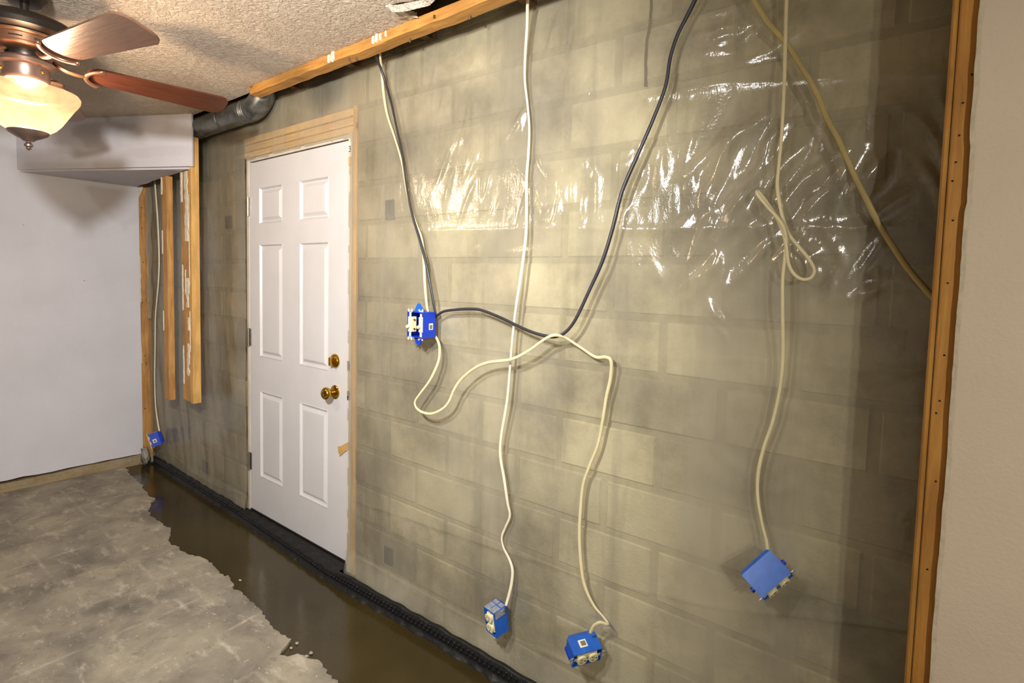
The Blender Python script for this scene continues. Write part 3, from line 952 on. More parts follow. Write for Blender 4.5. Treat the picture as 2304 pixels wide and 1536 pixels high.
# ------------------------------------------------------------------ studs
def scrap(parent, off, pts, plane, thick, mat=None, name='drywall_scrap'):
    """irregular thin flake; pts are (a,z) on plane ('x',v) or ('y',v)"""
    bm = bmesh.new()
    if plane[0] == 'y': lo = [bm.verts.new((a, plane[1], z)) for a, z in pts]
    else: lo = [bm.verts.new((plane[1], a, z)) for a, z in pts]
    bm.faces.new(lo)
    ext = bmesh.ops.extrude_face_region(bm, geom=bm.faces[:])
    for g in ext['geom']:
        if isinstance(g, bmesh.types.BMVert):
            if plane[0] == 'y': g.co.y -= thick
            else: g.co.x += thick
    bmesh.ops.triangulate(bm, faces=bm.faces)
    bm_obj(name, bm, mat or M['paper'], parent, off=off)

def flake(a0, a1, z0, z1, n=9, j=0.35):
    r = random.Random(int(z0*1000+a0*7777))
    L = [(a0+(a1-a0)*j*r.random(), z0+(z1-z0)*k/n) for k in range(n+1)]
    Rr = [(a1-(a1-a0)*j*r.random(), z0+(z1-z0)*k/n) for k in range(n+1)]
    return L+Rr[::-1]

def stud(x0, x1, y0, y1, z0, z1, mat, label, nails=(), scraps=(), nailface='y'):
    c = Vector(((x0+x1)/2, (y0+y1)/2, z0))
    root = prop(empty('wall_stud', c), label, 'stud')
    bm = bmesh.new(); add_box(bm, x0, x1, y0, y1, z0, z1, 0.002)
    bm_obj('lumber', bm, mat, root, off=c)
    for (a, z) in nails:
        if nailface == 'y':
            lathe('nail_hole', [(0.0001, 0.0), (0.0019, 0.0), (0.0019, -0.0006), (0.0001, -0.0012)], M['hole'], root, 8, Vector((a, y0, z))-c, 'Y')
        else:
            bm = bmesh.new()
            bmesh.ops.create_circle(bm, cap_ends=True, segments=8, radius=0.004)
            for v in bm.verts: v.co = Vector((x1+0.0006, a+v.co.x, z+v.co.y))
            bm_obj('nail_hole', bm, M['hole'], root, off=c)
    for (pl, pts, th) in scraps: scrap(root, c, pts, pl, th)
    return root

# end stud of the left wall, seen where the drywall was torn off
stud(-0.052, -0.0135, -0.125, -0.006, 0.05, 2.37, M['stud'], 'full-height stud at the torn edge of the white drywall',
     [(-0.06, 1.75), (-0.06, 1.9), (-0.055, 1.5), (-0.065, 1.2), (-0.055, .8), (-0.06, .4)],
     [(('x', -0.0135), flake(-0.086, -0.072, 1.2, 1.55), 0.006), (('x', -0.0135), flake(-0.086, -0.074, .75, .9), 0.006),
      (('x', -0.0135), [(-0.083, 1.96), (-0.052, 2.04), (-0.050, 2.06), (-0.083, 2.06)], 0.010)], 'x')
stud(-0.098, -0.056, -0.034, -0.004, 1.62, 2.37, M['stud'], 'short backing block in the corner behind the torn drywall')
stud(-0.012, 0.016, -0.040, -0.012, 1.20, 1.42, M['stud_clean'], 'short scab of lumber low in the corner behind the stud')
# cut-off studs
stud(0.646, 0.722, -0.160, -0.122, 0.595, 2.044, M['stud'], 'single cut-off stud hanging under the soffit, bottom sawn away',
     [(0.69, 2.0), (0.685, 1.83), (0.69, 1.74), (0.68, 1.6), (0.70, 1.44), (0.69, 1.3), (0.69, 1.05), (.70, .8)],
     [(('y', -0.160), flake(0.646, 0.657, 1.55, 1.70), 0.004), (('y', -0.160), flake(0.646, 0.658, 1.05, 1.18), 0.004), (('y', -0.160), flake(.646, .664, 1.93, 2.04), 0.006)])
stud(0.935, 0.972, -0.158, -0.122, 0.64, 2.044, M['stud'], 'left stud of the cut-off triple stud beside the door wall',
     [(0.955, 1.9), (0.955, 1.6), (.955, 1.3)],
     [(('y', -0.158), flake(0.945, 0.962, 1.20, 1.48), 0.004), (('y', -0.158), flake(0.945, 0.962, 0.74, 0.98), 0.004), (('y', -0.158), flake(.944, .97, 1.86, 2.04), 0.007)])
stud(0.974, 1.060, -0.162, -0.124, 0.64, 2.044, M['stud'], 'middle stud of the cut-off triple stud, patched with torn white drywall paper',
     [(0.99, 1.92), (1.0, 1.72), (.995, 1.62), (1.0, 1.5), (.99, 1.4), (1.03, 1.66), (1.04, 1.3), (1.0, 1.2), (1.02, 1.05), (1.04, .8)],
     [(('y', -0.162), flake(1.005, 1.058, 1.62, 2.04, 14, .3), 0.005), (('y', -0.162), flake(1.012, 1.058, 1.22, 1.40, 8, .45), 0.005),
      (('y', -0.162), flake(1.008, 1.056, 0.80, 1.00, 8, .5), 0.005), (('y', -0.162), flake(1.0, 1.012, 1.3, 1.45, 8, .4), 0.004),
      (('y', -0.162), flake(1.03, 1.055, 1.08, 1.16, 6, .4), 0.004)])
stud(1.063, 1.100, -0.165, -0.118, 0.635, 2.236, M['stud_clean'], 'tall clean stud at the right of the cut-off triple stud',
     [(1.08, 2.15), (1.085, 2.1), (1.08, 1.7), (1.085, 1.62), (1.08, 1.36), (1.085, 1.1)],
     [(('y', -0.165), flake(1.064, 1.075, 1.35, 1.9, 12, .5), 0.003), (('y', -0.165), flake(1.064, 1.073, .95, 1.2, 12, .5), 0.003)])
# bare post at the end of the taupe wall
stud(tw_x-0.0275, tw_x+0.030, -0.1995, -0.150, 0.0, 2.36, M['post'], 'bare orange wooden post at the cut edge of the taupe wall',
     [(4.600, 1.84), (4.590, 1.79), (4.588, 1.73), (4.586, 1.68), (4.583, 1.645), (4.588, 1.57), (4.587, 1.45), (4.59, 1.31), (4.588, 1.22), (4.584, 1.195),
      (4.591, 1.06), (4.588, .88)])
bm = bmesh.new(); add_box(bm, tw_x-0.0385, tw_x-0.029, -0.1985, -0.152, 0.0, 2.36, 0.003)
prop(bm_obj('furring_strip', bm, M['post']), 'thin orange wood strip fixed along the left side of the bare post', 'wood strip')

# hanging scrap of clear film between the corner stud and the single stud
def film_scrap():
    vv, ff = [], []
    n, m = 60, 9
    for i in range(n):
        t = i/(n-1)
        z = 2.04-0.95*t
        for j in range(m):
            s = j/(m-1)
            w = 0.11*(1-0.55*t)
            x = 0.03+0.04*t+w*s
            y = -0.05+0.014*math.sin(s*9+t*3)+0.006*math.sin(t*21+s*5)
            vv.append((x, y, z))
    for i in range(n-1):
        for j in range(m-1): ff.append((i*m+j, i*m+j+1, (i+1)*m+j+1, (i+1)*m+j))
    prop(mesh('plastic_scrap', vv, ff, M['film'], None, True), 'strip of clear film hanging between the corner stud and the cut stud', 'plastic sheet')
film_scrap()
# crumpled grey plastic scrap at the foot of the corner
bm = bmesh.new()
bmesh.ops.create_icosphere(bm, subdivisions=3, radius=1)
for v in bm.verts:
    k = 1+0.35*math.sin(v.co.x*7+v.co.z*5)*math.cos(v.co.y*6)
    v.co = Vector((0.085+v.co.x*0.050*k, -0.098+v.co.y*0.020*k, 0.055+v.co.z*0.062*k))
zmin = min(v.co.z for v in bm.verts)
for v in bm.verts: v.co.z += -0.012-zmin
prop(bm_obj('crumpled_plastic', bm, plain('grey_scrap_plastic', (150, 146, 134), 0.5, 0, 0.15, 30), None, True), 'crumpled grey plastic scrap on the floor in the corner', 'plastic scrap')

# ------------------------------------------------------------------ cables
def cable(name_label, path, mat, a=0.0058, b=0.0036, off=0.036, tw=0.5, pre=(), post=()):
    pts = [Vector(p) for p in pre]
    for q in path:
        y = -(q[2] if len(q) > 2 else off)
        if q[0] > 1600 and 120 < q[1] < 720: y -= 0.013
        pts.append(P(q[0], q[1], y))
    pts += [Vector(p) for p in post]
    o = sweep('electrical_cable', catmull(pts, 7), a, b, mat, None, (0, -1, 0), 8, tw)
    return prop(o, name_label, 'cable')

cable('black cable dropping from the plate into the top of the switch box',
      [(838, 96, .165), (845, 124, .12), (856, 152, .08), (868, 188, .055), (880, 230, .05), (893, 290, .05), (905, 350, .05), (915, 420, .05), (928, 485, .055), (943, 535, .06), (958, 590, .065), (968, 640, .065), (976, 685, .06), (980, 708, .055)],
      M['cable_black'], .0055, .0042)
cable('cream cable dropping beside the black one into the switch box',
      [(852, 96, .15), (855, 124, .11), (859, 165, .06), (863, 210, .045), (871, 258, .042), (888, 310, .042), (904, 365, .042), (915, 430, .044), (932, 492, .046), (948, 535, .05), (953, 580, .055), (956, 640, .06), (960, 685, .06), (964, 706, .06)],
      M['cable'], .0060, .0036)
cable('black cable arching from the switch box up to the ceiling',
      [(978, 716, .05), (986, 708, .055), (1000, 700, .06), (1030, 696, .07), (1060, 695, .075), (1085, 698, .08), (1130, 716, .085), (1180, 740, .09), (1220, 754, .09), (1250, 757, .085), (1272, 747, .08), (1295, 718, .075), (1325, 655, .07), (1355, 588, .068), (1378, 515, .065), (1400, 430, .06), (1435, 348, .055), (1468, 272, .05), (1497, 195, .047), (1508, 130, .046), (1524, 80, .046), (1545, 38, .046), (1563, 2, .05), (1590, -60, .06)],
      M['cable_black'], .0058, .0045, post=[(4.10, -0.085, 2.36), (4.12, -0.09, 2.55)])
cable('cream cable looping over the black cable down to the tilted outlet box',
      [(972, 752, .05), (983, 762, .055), (989, 782, .065), (987, 810, .075), (976, 838, .085), (964, 860, .09), (946, 884, .095), (934, 902, .098), (936, 916, .1), (950, 927, .1), (972, 930, .1), (996, 919, .1), (1010, 903, .1), (1022, 876, .1), (1038, 853, .1), (1068, 828, .1), (1100, 815, .1), (1150, 808, .1), (1190, 788, .1), (1225, 763, .1), (1245, 754, .1), (1262, 756, .085), (1278, 763, .07), (1310, 784, .06), (1340, 803, .055), (1362, 803, .055), (1375, 812, .055), (1374, 850, .05), (1364, 895, .046), (1356, 945, .042), (1345, 1000, .04), (1326, 1048, .04), (1312, 1090, .04), (1306, 1150, .04), (1304, 1212, .04), (1309, 1282, .042), (1317, 1322, .045), (1336, 1362, .05), (1356, 1386, .055), (1368, 1402, .06), (1364, 1404, .07), (1350, 1400, .08), (1336, 1408, .085), (1328, 1424, .085)],
      M['cable'], .0056, .0036)
cable('long white cable hanging from the plate to the dusty outlet box',
      [(1190, -70, .15), (1188, -20, .11), (1187, 10, .08), (1186, 60, .055), (1182, 120, .045), (1181, 180, .042), (1187, 235, .042), (1191, 290, .042), (1189, 345, .042), (1185, 400, .042), (1185, 470, .045), (1183, 535, .05), (1172, 620, .06), (1161, 690, .066), (1153, 760, .07), (1148, 820, .07), (1141, 900, .068), (1128, 980, .06), (1126, 1025, .055), (1134, 1075, .05), (1142, 1130, .045), (1147, 1160, .04), (1137, 1186, .036), (1129, 1208, .036), (1133, 1232, .036), (1146, 1258, .036), (1153, 1282, .038), (1151, 1312, .045), (1144, 1342, .055), (1138, 1362, .065)],
      M['cable_white'], .0056, .0034)
cable('cream cable with a folded loop hanging down to the face-down outlet box',
      [(1776, -60, .06), (1770, 0, .045), (1767, 100, .04), (1764, 200, .04), (1759, 300, .04), (1752, 375, .042), (1749, 415, .044), (1754, 455, .05), (1763, 495, .055), (1776, 528, .058), (1798, 556, .058), (1820, 583, .058), (1832, 608, .058), (1824, 625, .058), (1805, 628, .058), (1786, 616, .06), (1774, 592, .062), (1769, 556, .066), (1762, 522, .068), (1748, 490, .07), (1727, 458, .072), (1708, 433, .074), (1703, 431, .076), (1707, 440, .078), (1728, 466, .078), (1748, 488, .076), (1763, 512, .072), (1769, 545, .066), (1766, 580, .06), (1761, 630, .056), (1761, 700, .054), (1762, 800, .052), (1756, 870, .05), (1740, 945, .048), (1718, 1010, .046), (1706, 1065, .046), (1705, 1118, .046), (1714, 1175, .048), (1724, 1215, .05), (1727, 1240, .052), (1726, 1256, .054)],
      M['cable'], .0046, .0032, pre=[(4.27, -0.09, 2.55), (4.262, -0.08, 2.32)])
cable('thick tan cable slanting across the plastic to behind the bare post',
      [(1650, -75, .06), (1697, 0, .044), (1728, 50, .04), (1768, 96, .036), (1806, 155, .036), (1838, 210, .036), (1860, 265, .036), (1882, 305, .036), (1905, 355, .036), (1925, 400, .036), (1945, 440, .038), (1970, 490, .04), (2000, 540, .044), (2040, 600, .05), (2080, 648, .055), (2118, 690, .06), (2150, 724, .065)],
      M['cable_tan'], .0066, .0045, tw=0.3, pre=[(3.93, -0.09, 2.55), (4.01, -0.08, 2.34)])
cable('white cable dropping behind the cut studs to the corner outlet box',
      [(346, 385, .05), (350, 430, .05), (355, 500, .05), (358, 580, .05), (356, 640, .052), (350, 710, .055), (349, 790, .055), (348, 850, .055), (350, 910, .055), (355, 950, .05), (359, 972, .05)],
      M['cable_white'], .0065, .0042)

# brown damage mark on the film
# ------------------------------------------------------------------ electrical boxes (local: front opening to -Y, X wide, Z tall)
def box_body(root, w, h, d, mat, ch=0.016):
    bm = bmesh.new()
    t = 0.003
    def ring(y, ins):
        return [bm.verts.new((sx*(w/2-ins), y, sz*(h/2-ins))) for sx, sz in ((-1, -1), (1, -1), (1, 1), (-1, 1))]
    rs = [ring(-d/2, 0), ring(d/2-ch, 0), ring(d/2, ch*0.75)]
    for a, b in zip(rs[:-1], rs[1:]):
        for k in range(4): bm.faces.new((a[k], a[(k+1) % 4], b[(k+1) % 4], b[k]))
    bm.faces.new(rs[-1])
    inn = [ring(-d/2, t), ring(d/2-ch, t), ring(d/2-t, ch*0.75+t)]
    for k in range(4): bm.faces.new((rs[0][k], rs[0][(k+1) % 4], inn[0][(k+1) % 4], inn[0][k]))
    for a, b in zip(inn[:-1], inn[1:]):
        for k in range(4): bm.faces.new((a[k], a[(k+1) % 4], b[(k+1) % 4], b[k]))
    bm.faces.new(inn[-1])
    return bm_obj('box_body', bm, mat, root)

def disc_pts(cx, cz, r, n, a0=0.0):
    return [(cx+r*math.cos(a0+2*math.pi*k/n), cz+r*math.sin(a0+2*math.pi*k/n)) for k in range(n)]

def extr(name, pts, y0, y1, mat, parent):
    bm = bmesh.new()
    lo = [bm.verts.new((p[0], y0, p[1])) for p in pts]; bm.faces.new(lo)
    ext = bmesh.ops.extrude_face_region(bm, geom=bm.faces[:])
    for g in ext['geom']:
        if isinstance(g, bmesh.types.BMVert): g.co.y = y1
    return bm_obj(name, bm, mat, parent)

def yoke(root, x, y, half=0.052):
    bm = bmesh.new()
    add_box(bm, x-0.006, x+0.006, y, y+0.0015, -half, half)
    for s in (-1, 1):
        z = s*half
        add_box(bm, x-0.013, x+0.013, y, y+0.0015, z-0.004, z+0.003)
        for sx in (-1, 1):
            r = bmesh.ops.create_circle(bm, cap_ends=True, segments=10, radius=0.005)
            for v in r['verts']: v.co = Vector((x+sx*0.010+v.co.x, y-0.0003, z+s*0.005+v.co.y))
    return bm_obj('yoke', bm, M['yoke'], root)

def receptacle(root, y):
    yoke(root, 0, y+0.004)
    bm = bmesh.new(); add_box(bm, -0.017, 0.017, y+0.004, y+0.030, -0.034, 0.034, 0.002)
    bm_obj('receptacle_body', bm, M['ivory'], root)
    for s in (-1, 1):
        cz = s*0.0195
        pts = []
        for k in range(24):
            a = 2*math.pi*k/24
            pts.append((0.0172*math.cos(a), cz+max(-0.0142, min(0.0142, 0.0172*math.sin(a)))))
        fce = extr('outlet_face', pts, y-0.004, y+0.006, M['ivory'], root)
        for (sx, w_, h_) in ((-0.0062, .0022, .009), (0.0062, .0022, .0075)):
            bm = bmesh.new(); add_box(bm, sx-w_/2, sx+w_/2, y-0.0046, y-0.003, cz+0.003-h_/2, cz+0.003+h_/2)
            bm_obj('slot', bm, M['slot'], fce)
        extr('ground_hole', disc_pts(0, cz-0.0085, 0.0027, 10), y-0.0046, y-0.003, M['slot'], fce)
    extr('screw', disc_pts(0, 0, 0.003, 10), y+0.0025, y+0.004, M['steel'], root)

def sticker(root, c, u, v_, n):
    """white sticker with a grey print block; c centre, u/v half axes, n outward"""
    c, u, v_, n = map(Vector, (c, u, v_, n))
    vv = [c-u-v_+n*.0004, c+u-v_+n*.0004, c+u+v_+n*.0004, c-u+v_+n*.0004]
    s = mesh('sticker', vv, [(0, 1, 2, 3)], M['sticker'], root)
    c2 = c-v_*0.12
    vv = [c2-u*.62-v_*.62+n*.0008, c2+u*.62-v_*.62+n*.0008, c2+u*.62+v_*.62+n*.0008, c2-u*.62+v_*.62+n*.0008]
    mesh('sticker_print', vv, [(0, 1, 2, 3)], M['sticker_grey'], s)

def frame(n, up):
    """rotation with local -Y = n (front), local Z = up"""
    n = Vector(n).normalized(); y = -n
    z = (Vector(up)-y*Vector(up).dot(y)).normalized()
    x = y.cross(z)
    return Matrix((x, y, z)).transposed().to_euler()

# --- switch box, two gangs
bc = P(952, 729, -0.080)
rt = empty('switch_box', bc, frame((-0.06, -1, 0.0), (0, 0, 1)))
prop(rt, 'blue two-gang electrical box with two bare ivory toggle switches', 'electrical box')
W2, H2, D2 = 0.098, 0.100, 0.080
box_body(rt, W2, H2, D2, M['blue_deep'], 0.020)
for s, col in ((1, 'blue'), (-1, 'blue_deep')):
    extr('mounting_ear', [(-0.030, s*0.050), (-0.012, s*0.078), (-0.004, s*0.083), (0.004, s*0.080), (0.034, s*0.050)], -0.022, -0.018, M[col], rt)
for gx in (-0.026, 0.022):
    y = -D2/2-0.004 if gx < 0 else -D2/2+0.010
    yk = yoke(rt, gx, y, 0.052)
    bm = bmesh.new(); add_box(bm, gx-0.011, gx+0.011, y-0.003, y+0.024, -0.030, 0.030, 0.002)
    sw = bm_obj('switch_body', bm, M['ivory'], rt)
    bm = bmesh.new(); add_box(bm, -0.004, 0.004, -0.018, 0.0, -0.0055, 0.0055, 0.0015)
    bmesh.ops.rotate(bm, verts=bm.verts, cent=(0, 0, 0), matrix=Matrix.Rotation(math.radians(24), 3, 'X'))
    bmesh.ops.translate(bm, verts=bm.verts, vec=(gx, y-0.002, -0.003))
    bm_obj('toggle', bm, M['ivory'], sw)
    for sz in (-0.018, 0.018):
        bm = bmesh.new(); bmesh.ops.create_cone(bm, cap_ends=True, segments=10, radius1=0.004, radius2=0.004, depth=0.005)
        for v in bm.verts: v.co = Vector((gx+0.0125+v.co.z, y+0.010+v.co.x, sz+v.co.y))
        bm_obj('terminal_screw', bm, M['brass'], sw)
sticker(rt, (W2/2, -0.002, -0.006), (0, 0.0105, 0), (0, 0, 0.0125), (1, 0, 0))

def outlet_box(px, py, y, n, up, label, mat, extras):
    c = P(px, py, y)
    n_flank = n is None
    if n is None:               # turned side-on, seen square to its flank
        v = (CAM-c).normalized(); rr = UV.cross(v).normalized(); uu = v.cross(rr)
        n = rr*0.73-uu*0.66+v*0.16; up = rr*0.68+uu*0.73
    rt = empty('outlet_box', c, frame(n, up))
    prop(rt, label, 'electrical box')
    w, h, d = 0.058, 0.096, 0.072
    box_body(rt, w, h, d, mat, 0.008 if n_flank else 0.016)
    receptacle(rt, -d/2-0.002)
    extras(rt, w, h, d)
    return rt

def ex_dusty(rt, w, h, d):
    bm = bmesh.new()
    for (x0, x1, y0, y1) in ((-0.027, -0.003, -0.034, 0.000), (0.001, 0.027, -0.034, -0.002), (-0.026, -0.002, 0.004, 0.020), (0.003, 0.026, 0.003, 0.020)):
        add_box(bm, x0, x1, y0, y1, h/2, h/2+0.0012)
    bm_obj('plaster_dust', bm, M['dust'], rt)
    bm = bmesh.new()
    add_box(bm, w/2, w/2+0.0012, -0.03, 0.012, h/2-0.026, h/2-0.002)
    bm_obj('plaster_dust', bm, M['dust'], rt)
    for (x, z0, z1, yy) in ((0.024, h/2-0.020, h/2+0.004, 0.0), ):
        sweep('nail', [Vector((w/2+0.002, -0.004, h/2-0.008)), Vector((w/2+0.002, 0.030, h/2-0.020))], 0.0014, 0.0014, M['steel'], rt, (0, 0, 1), 8)
    sweep('nail', [Vector((0.020, -0.004, -h/2+0.002)), Vector((0.030, 0.004, -h/2-0.024))], 0.0014, 0.0014, M['steel'], rt, (0, 1, 0), 8)
outlet_box(1120, 1388, -0.075, (-0.20, -0.96, -0.16), (-0.06, -0.16, 1), 'blue outlet box with plaster dust on top, hung near the floor', M['blue'], ex_dusty)

def ex_tilt(rt, w, h, d):
    sticker(rt, (w/2, -0.006, 0.006), (0, 0.012, 0), (0, 0, 0.013), (1, 0, 0))
    for z in (-0.02, 0.02): box('nail_bracket', -0.02, -0.008, -0.02, 0.02, z*2.5-0.002, z*2.5+0.002, M['blue_deep'], rt)
# long side horizontal: local Z points along the picture's left-right, local X is up
outlet_box(1311, 1455, -0.085, (0.78, -0.52, -0.36), (-0.56, -0.80, -0.08), 'blue outlet box lying tilted with its outlet face toward the room', M['blue'], ex_tilt)

def ex_down(rt, w, h, d):
    for z in (-h/2-0.004, h/2+0.004):
        bm = bmesh.new(); bmesh.ops.create_cone(bm, cap_ends=True, segments=10, radius1=0.007, radius2=0.006, depth=0.010)
        for v in bm.verts: v.co = Vector((v.co.x+0.012, v.co.y-0.004, v.co.z+z))
        bm_obj('screw_boss', bm, M['blue_deep'], rt)
outlet_box(1724, 1291, -0.082, None, None, 'blue outlet box hanging turned with its outlet face downward', M['blue'], ex_down)

def ex_corner(rt, w, h, d):
    bm = bmesh.new(); add_box(bm, -0.035, 0.035, -d/2-0.010, -d/2-0.006, -0.057, 0.057, 0.002)
    bm_obj('cover_plate', bm, M['ivory'], rt)
    sticker(rt, (w/2, -0.012, -0.01), (0, 0.012, 0), (0, 0, 0.013), (1, 0, 0))
    bm = bmesh.new(); add_box(bm, -0.026, 0.026, -0.030, 0.022, h/2, h/2+0.0015)
    bm_obj('plaster_dust', bm, M['dust'], rt)
outlet_box(353, 986, -0.075, (-0.40, -0.86, -0.3), (-0.25, -0.15, 1), 'deep blue outlet box with cover plate at the foot of the corner stud', M['blue_deep'], ex_corner)

# ------------------------------------------------------------------ ceiling fan
fan = empty('ceiling_fan', (FAN.x, FAN.y, CEIL))
prop(fan, 'bronze ceiling fan with wooden blades and a lit glass bowl', 'ceiling fan')
FO = Vector((0, 0, -CEIL))
def fl_(name, prof, mat, parent=fan, n=56, **k):
    return lathe(name, [(r, z-CEIL) for r, z in prof], mat, parent, n, **k)
fl_('canopy', [(0.0001, 2.36), (0.062, 2.36), (0.064, 2.345), (0.060, 2.325), (0.045, 2.310), (0.0001, 2.306)], M['bronze'])
fl_('downrod', [(0.012, 2.31), (0.012, 2.25)], M['bronze'], n=20)
fl_('motor_housing', [(0.0001, 2.262), (0.040, 2.262), (0.085, 2.258), (0.128, 2.246), (0.146, 2.232), (0.150, 2.218), (0.143, 2.204), (0.122, 2.196), (0.100, 2.192), (0.0001, 2.192)], M['bronze'])
band = fl_('motor_band', [(0.108, 2.197), (0.116, 2.192), (0.114, 2.187), (0.104, 2.183), (0.096, 2.164), (0.100, 2.160), (0.098, 2.155), (0.088, 2.150), (0.0001, 2.148)], M['copper'])
for k in range(10):
    a = 2*math.pi*k/10+0.2
    pts = [Vector((0.1015*math.cos(a+t), 0.1015*math.sin(a+t), 2.1725-CEIL)) for t in np.linspace(-.17, .17, 7)]
    sweep('vent_slot', pts, 0.0018, 0.0018, M['hole'], band, (0, 0, 1), 6)
fl_('hub', [(0.052, 2.150), (0.054, 2.140), (0.050, 2.124), (0.046, 2.120)], M['bronze'])
fl_('switch_cup', [(0.040, 2.126), (0.074, 2.124), (0.078, 2.118), (0.074, 2.108), (0.062, 2.102), (0.062, 2.066), (0.056, 2.058), (0.0001, 2.058)], M['pewter'])
for k in range(3):
    a = k*2.1+0.5
    bm = bmesh.new(); bmesh.ops.create_icosphere(bm, subdivisions=2, radius=0.006)
    for v in bm.verts: v.co += Vector((0.063*math.cos(a), 0.063*math.sin(a), 2.085-CEIL))
    bm_obj('thumb_screw', bm, M['brass'], fan, True)
# the bowl, with a rolled flaring rim
outer = [(0.130, 2.030), (0.139, 2.028), (0.143, 2.021), (0.142, 2.011), (0.136, 2.000), (0.127, 1.988), (0.116, 1.970), (0.104, 1.950), (0.090, 1.927), (0.074, 1.908), (0.058, 1.897), (0.045, 1.892)]
inner = [(r-0.004, z+0.003) for r, z in outer[::-1]]
bowl = fl_('glass_bowl', outer+[(0.0448, 1.8915)], M['bowl'])
fl_('bowl_cap', [(0.0001, 1.902), (0.050, 1.900), (0.056, 1.894), (0.052, 1.886), (0.036, 1.876), (0.020, 1.868), (0.014, 1.862), (0.0001, 1.861)], M['pewter'])
fl_('finial', [(0.0001, 1.866), (0.008, 1.863), (0.006, 1.858), (0.012, 1.851), (0.012, 1.846), (0.006, 1.842), (0.008, 1.838), (0.003, 1.833), (0.0001, 1.831)], M['pewter'], n=24)

# blades
def blade_mesh(mat):
    r0, r1 = 0.165, 0.625
    prof = []
    top_ = []
    N = 14
    hw = lambda r: 0.050+0.020*(r-r0)/(r1-r0)
    pts = []
    for k in range(9):                      # rounded root
        a = math.pi/2+math.pi*k/8
        pts.append((r0+0.035+0.040*math.cos(a), hw(r0)*math.sin(a)))
    for k in range(5):
        r = r0+0.06+(r1-0.045-r0-0.06)*k/4
        pts.append((r, -hw(r)))
    for k in range(1, 7):
        a = -math.pi/2+(math.pi/2)*k/6
        pts.append((r1-0.045+0.045*math.cos(a), -(hw(r1)-0.045)+0.045*math.sin(a)))
    for k in range(7):
        a = (math.pi/2)*k/6
        pts.append((r1-0.045+0.045*math.cos(a), (hw(r1)-0.045)+0.045*math.sin(a)))
    for k in range(5):
        r = r1-0.045-(r1-0.045-r0-0.06)*k/4
        pts.append((r, hw(r)))
    clean = []
    for p in pts:
        if not clean or math.hypot(p[0]-clean[-1][0], p[1]-clean[-1][1]) > 1e-4: clean.append(p)
    bm = bmesh.new()
    lo = [bm.verts.new((p[0], p[1], -0.0035)) for p in clean]; bm.faces.new(lo)
    ext = bmesh.ops.extrude_face_region(bm, geom=bm.faces[:])
    for g in ext['geom']:
        if isinstance(g, bmesh.types.BMVert): g.co.z = 0.0035
    bmesh.ops.recalc_face_normals(bm, faces=bm.faces)
    me = bpy.data.meshes.new('blade'); bm.to_mesh(me); bm.free(); me.materials.append(mat)
    return me
def iron_mesh():
    vs_, fs = [], []
    def add(pts, a, b):
        v, f = sweep_geo([Vector(p) for p in pts], a, b, (0, 0, 1), 10)
        o = len(vs_); vs_.extend(v); fs.extend([tuple(i+o for i in q) for q in f])
    add(catmull([(0.070, 0, 0.012), (0.100, 0, -0.006), (0.135, 0, -0.012), (0.165, 0, -0.010)], 5), 0.010, 0.006)
    arc = []
    for k in range(15):
        a = math.radians(112+136*k/14)
        arc.append((0.232+0.072*math.cos(a), 0.062*math.sin(a), -0.011))
    add(arc, 0.008, 0.006)
    me = bpy.data.meshes.new('blade_iron')
    me.from_pydata([tuple(v) for v in vs_], [], fs); me.update()
    me.polygons.foreach_set('use_smooth', [True]*len(me.polygons))
    me.materials.append(M['copper'])
    return me
bmA, bmB, bmI = blade_mesh(M['blade']), blade_mesh(M['blade_dark']), iron_mesh()
BLADE_Z = 2.128
BLADE_PITCH = math.radians(-13)
for k in range(5):
    ang = math.radians(13+72*k)
    me = bmA if k == 1 else bmB
    droop = math.radians(4.5) if k == 2 else 0.0
    rot = Matrix.Rotation(ang, 4, 'Z') @ Matrix.Rotation(droop, 4, 'Y') @ Matrix.Rotation(BLADE_PITCH, 4, 'X')
    b = bpy.data.objects.new('blade', me); COL.objects.link(b)
    b.parent = fan
    b.matrix_local = Matrix.Translation((0, 0, BLADE_Z-CEIL)) @ rot
    i = bpy.data.objects.new('blade_iron', bmI); COL.objects.link(i); i.parent = b

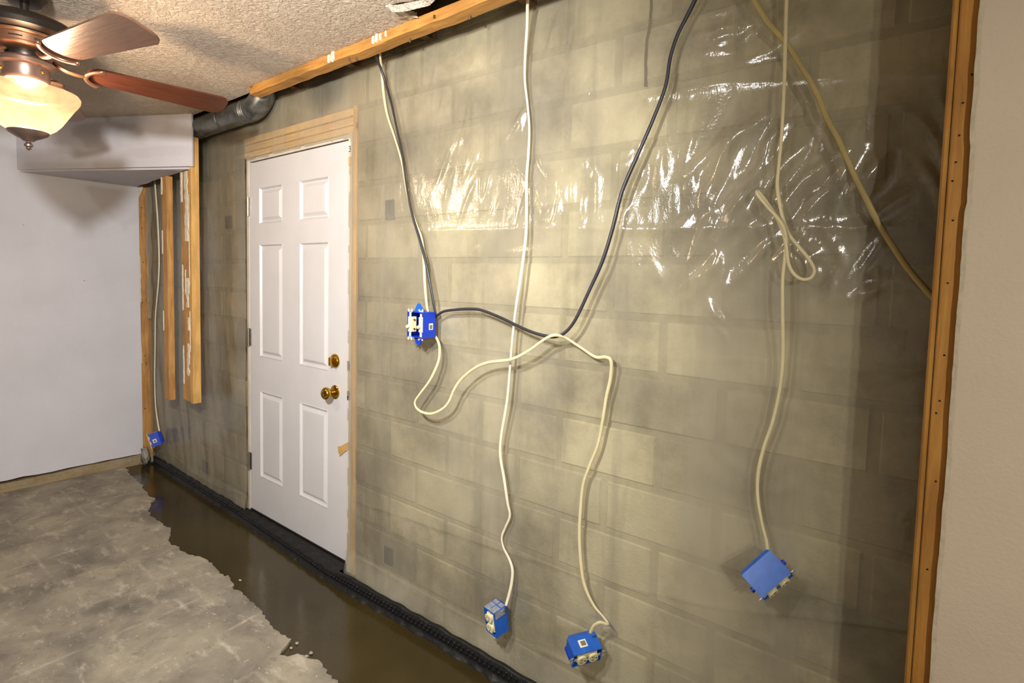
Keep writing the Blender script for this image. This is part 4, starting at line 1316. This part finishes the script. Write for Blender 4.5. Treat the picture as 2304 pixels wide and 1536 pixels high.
# ------------------------------------------------------------------ lamps behind the viewer; the pendant is added as fill
ld = (LAMP_AIM-LAMP_POS).normalized()
sl = empty('spot_lamp', (LAMP_POS.x, LAMP_POS.y, CEIL))
prop(sl, 'white ceiling spot lamp with a tilted can aimed at the far corner', 'lamp')
lathe('lamp_base', [(0.0001, 0.0), (0.055, 0.0), (0.055, -0.02), (0.0001, -0.022)], M['shade_metal'], sl, 28)
sweep('stem', [Vector((0, 0, -0.02)), Vector((0, 0, -0.18)), -ld*0.12+LAMP_POS-sl.location+Vector((0, 0, 0.07))], 0.008, 0.008, M['shade_metal'], sl, (1, 0, 0), 10)
can = lathe('can', [(0.0001, -0.16), (0.045, -0.155), (0.060, -0.13), (0.062, -0.012), (0.058, -0.012), (0.056, -0.12), (0.0001, -0.13)], M['shade_metal'], sl, 32)
can.location = LAMP_POS-sl.location
can.rotation_euler = ld.to_track_quat('Z', 'Y').to_euler()
bulb = lathe('bulb', [(0.0001, -0.055), (0.030, -0.055), (0.046, -0.040), (0.0001, -0.038)], M['lamp_glow'], sl, 24)
bulb.location = can.location; bulb.rotation_euler = can.rotation_euler
pn = empty('fill_pendant', (FILL_PENDANT_POS.x, FILL_PENDANT_POS.y, CEIL))
prop(pn, 'added fill lamp, hung as a pendant with an opaque cone shade, farther along the room', 'lamp')
zz = FILL_PENDANT_POS.z-CEIL
lathe('canopy', [(0.0001, 0.0), (0.05, 0.0), (0.045, -0.02), (0.0001, -0.022)], M['shade_metal'], pn, 28)
sweep('cord', [Vector((0, 0, -0.02)), Vector((0, 0, zz+0.14))], 0.004, 0.004, M['ink'], pn, (1, 0, 0), 8)
lathe('shade', [(0.020, zz+0.14), (0.030, zz+0.125), (0.150, zz+0.008), (0.147, zz+0.008), (0.027, zz+0.122), (0.0001, zz+0.122)], M['shade_metal'], pn, 40)
lathe('bulb', [(0.0001, zz+0.045), (0.018, zz+0.050), (0.024, zz+0.075), (0.014, zz+0.118), (0.0001, zz+0.12)], M['lamp_glow'], pn, 24)
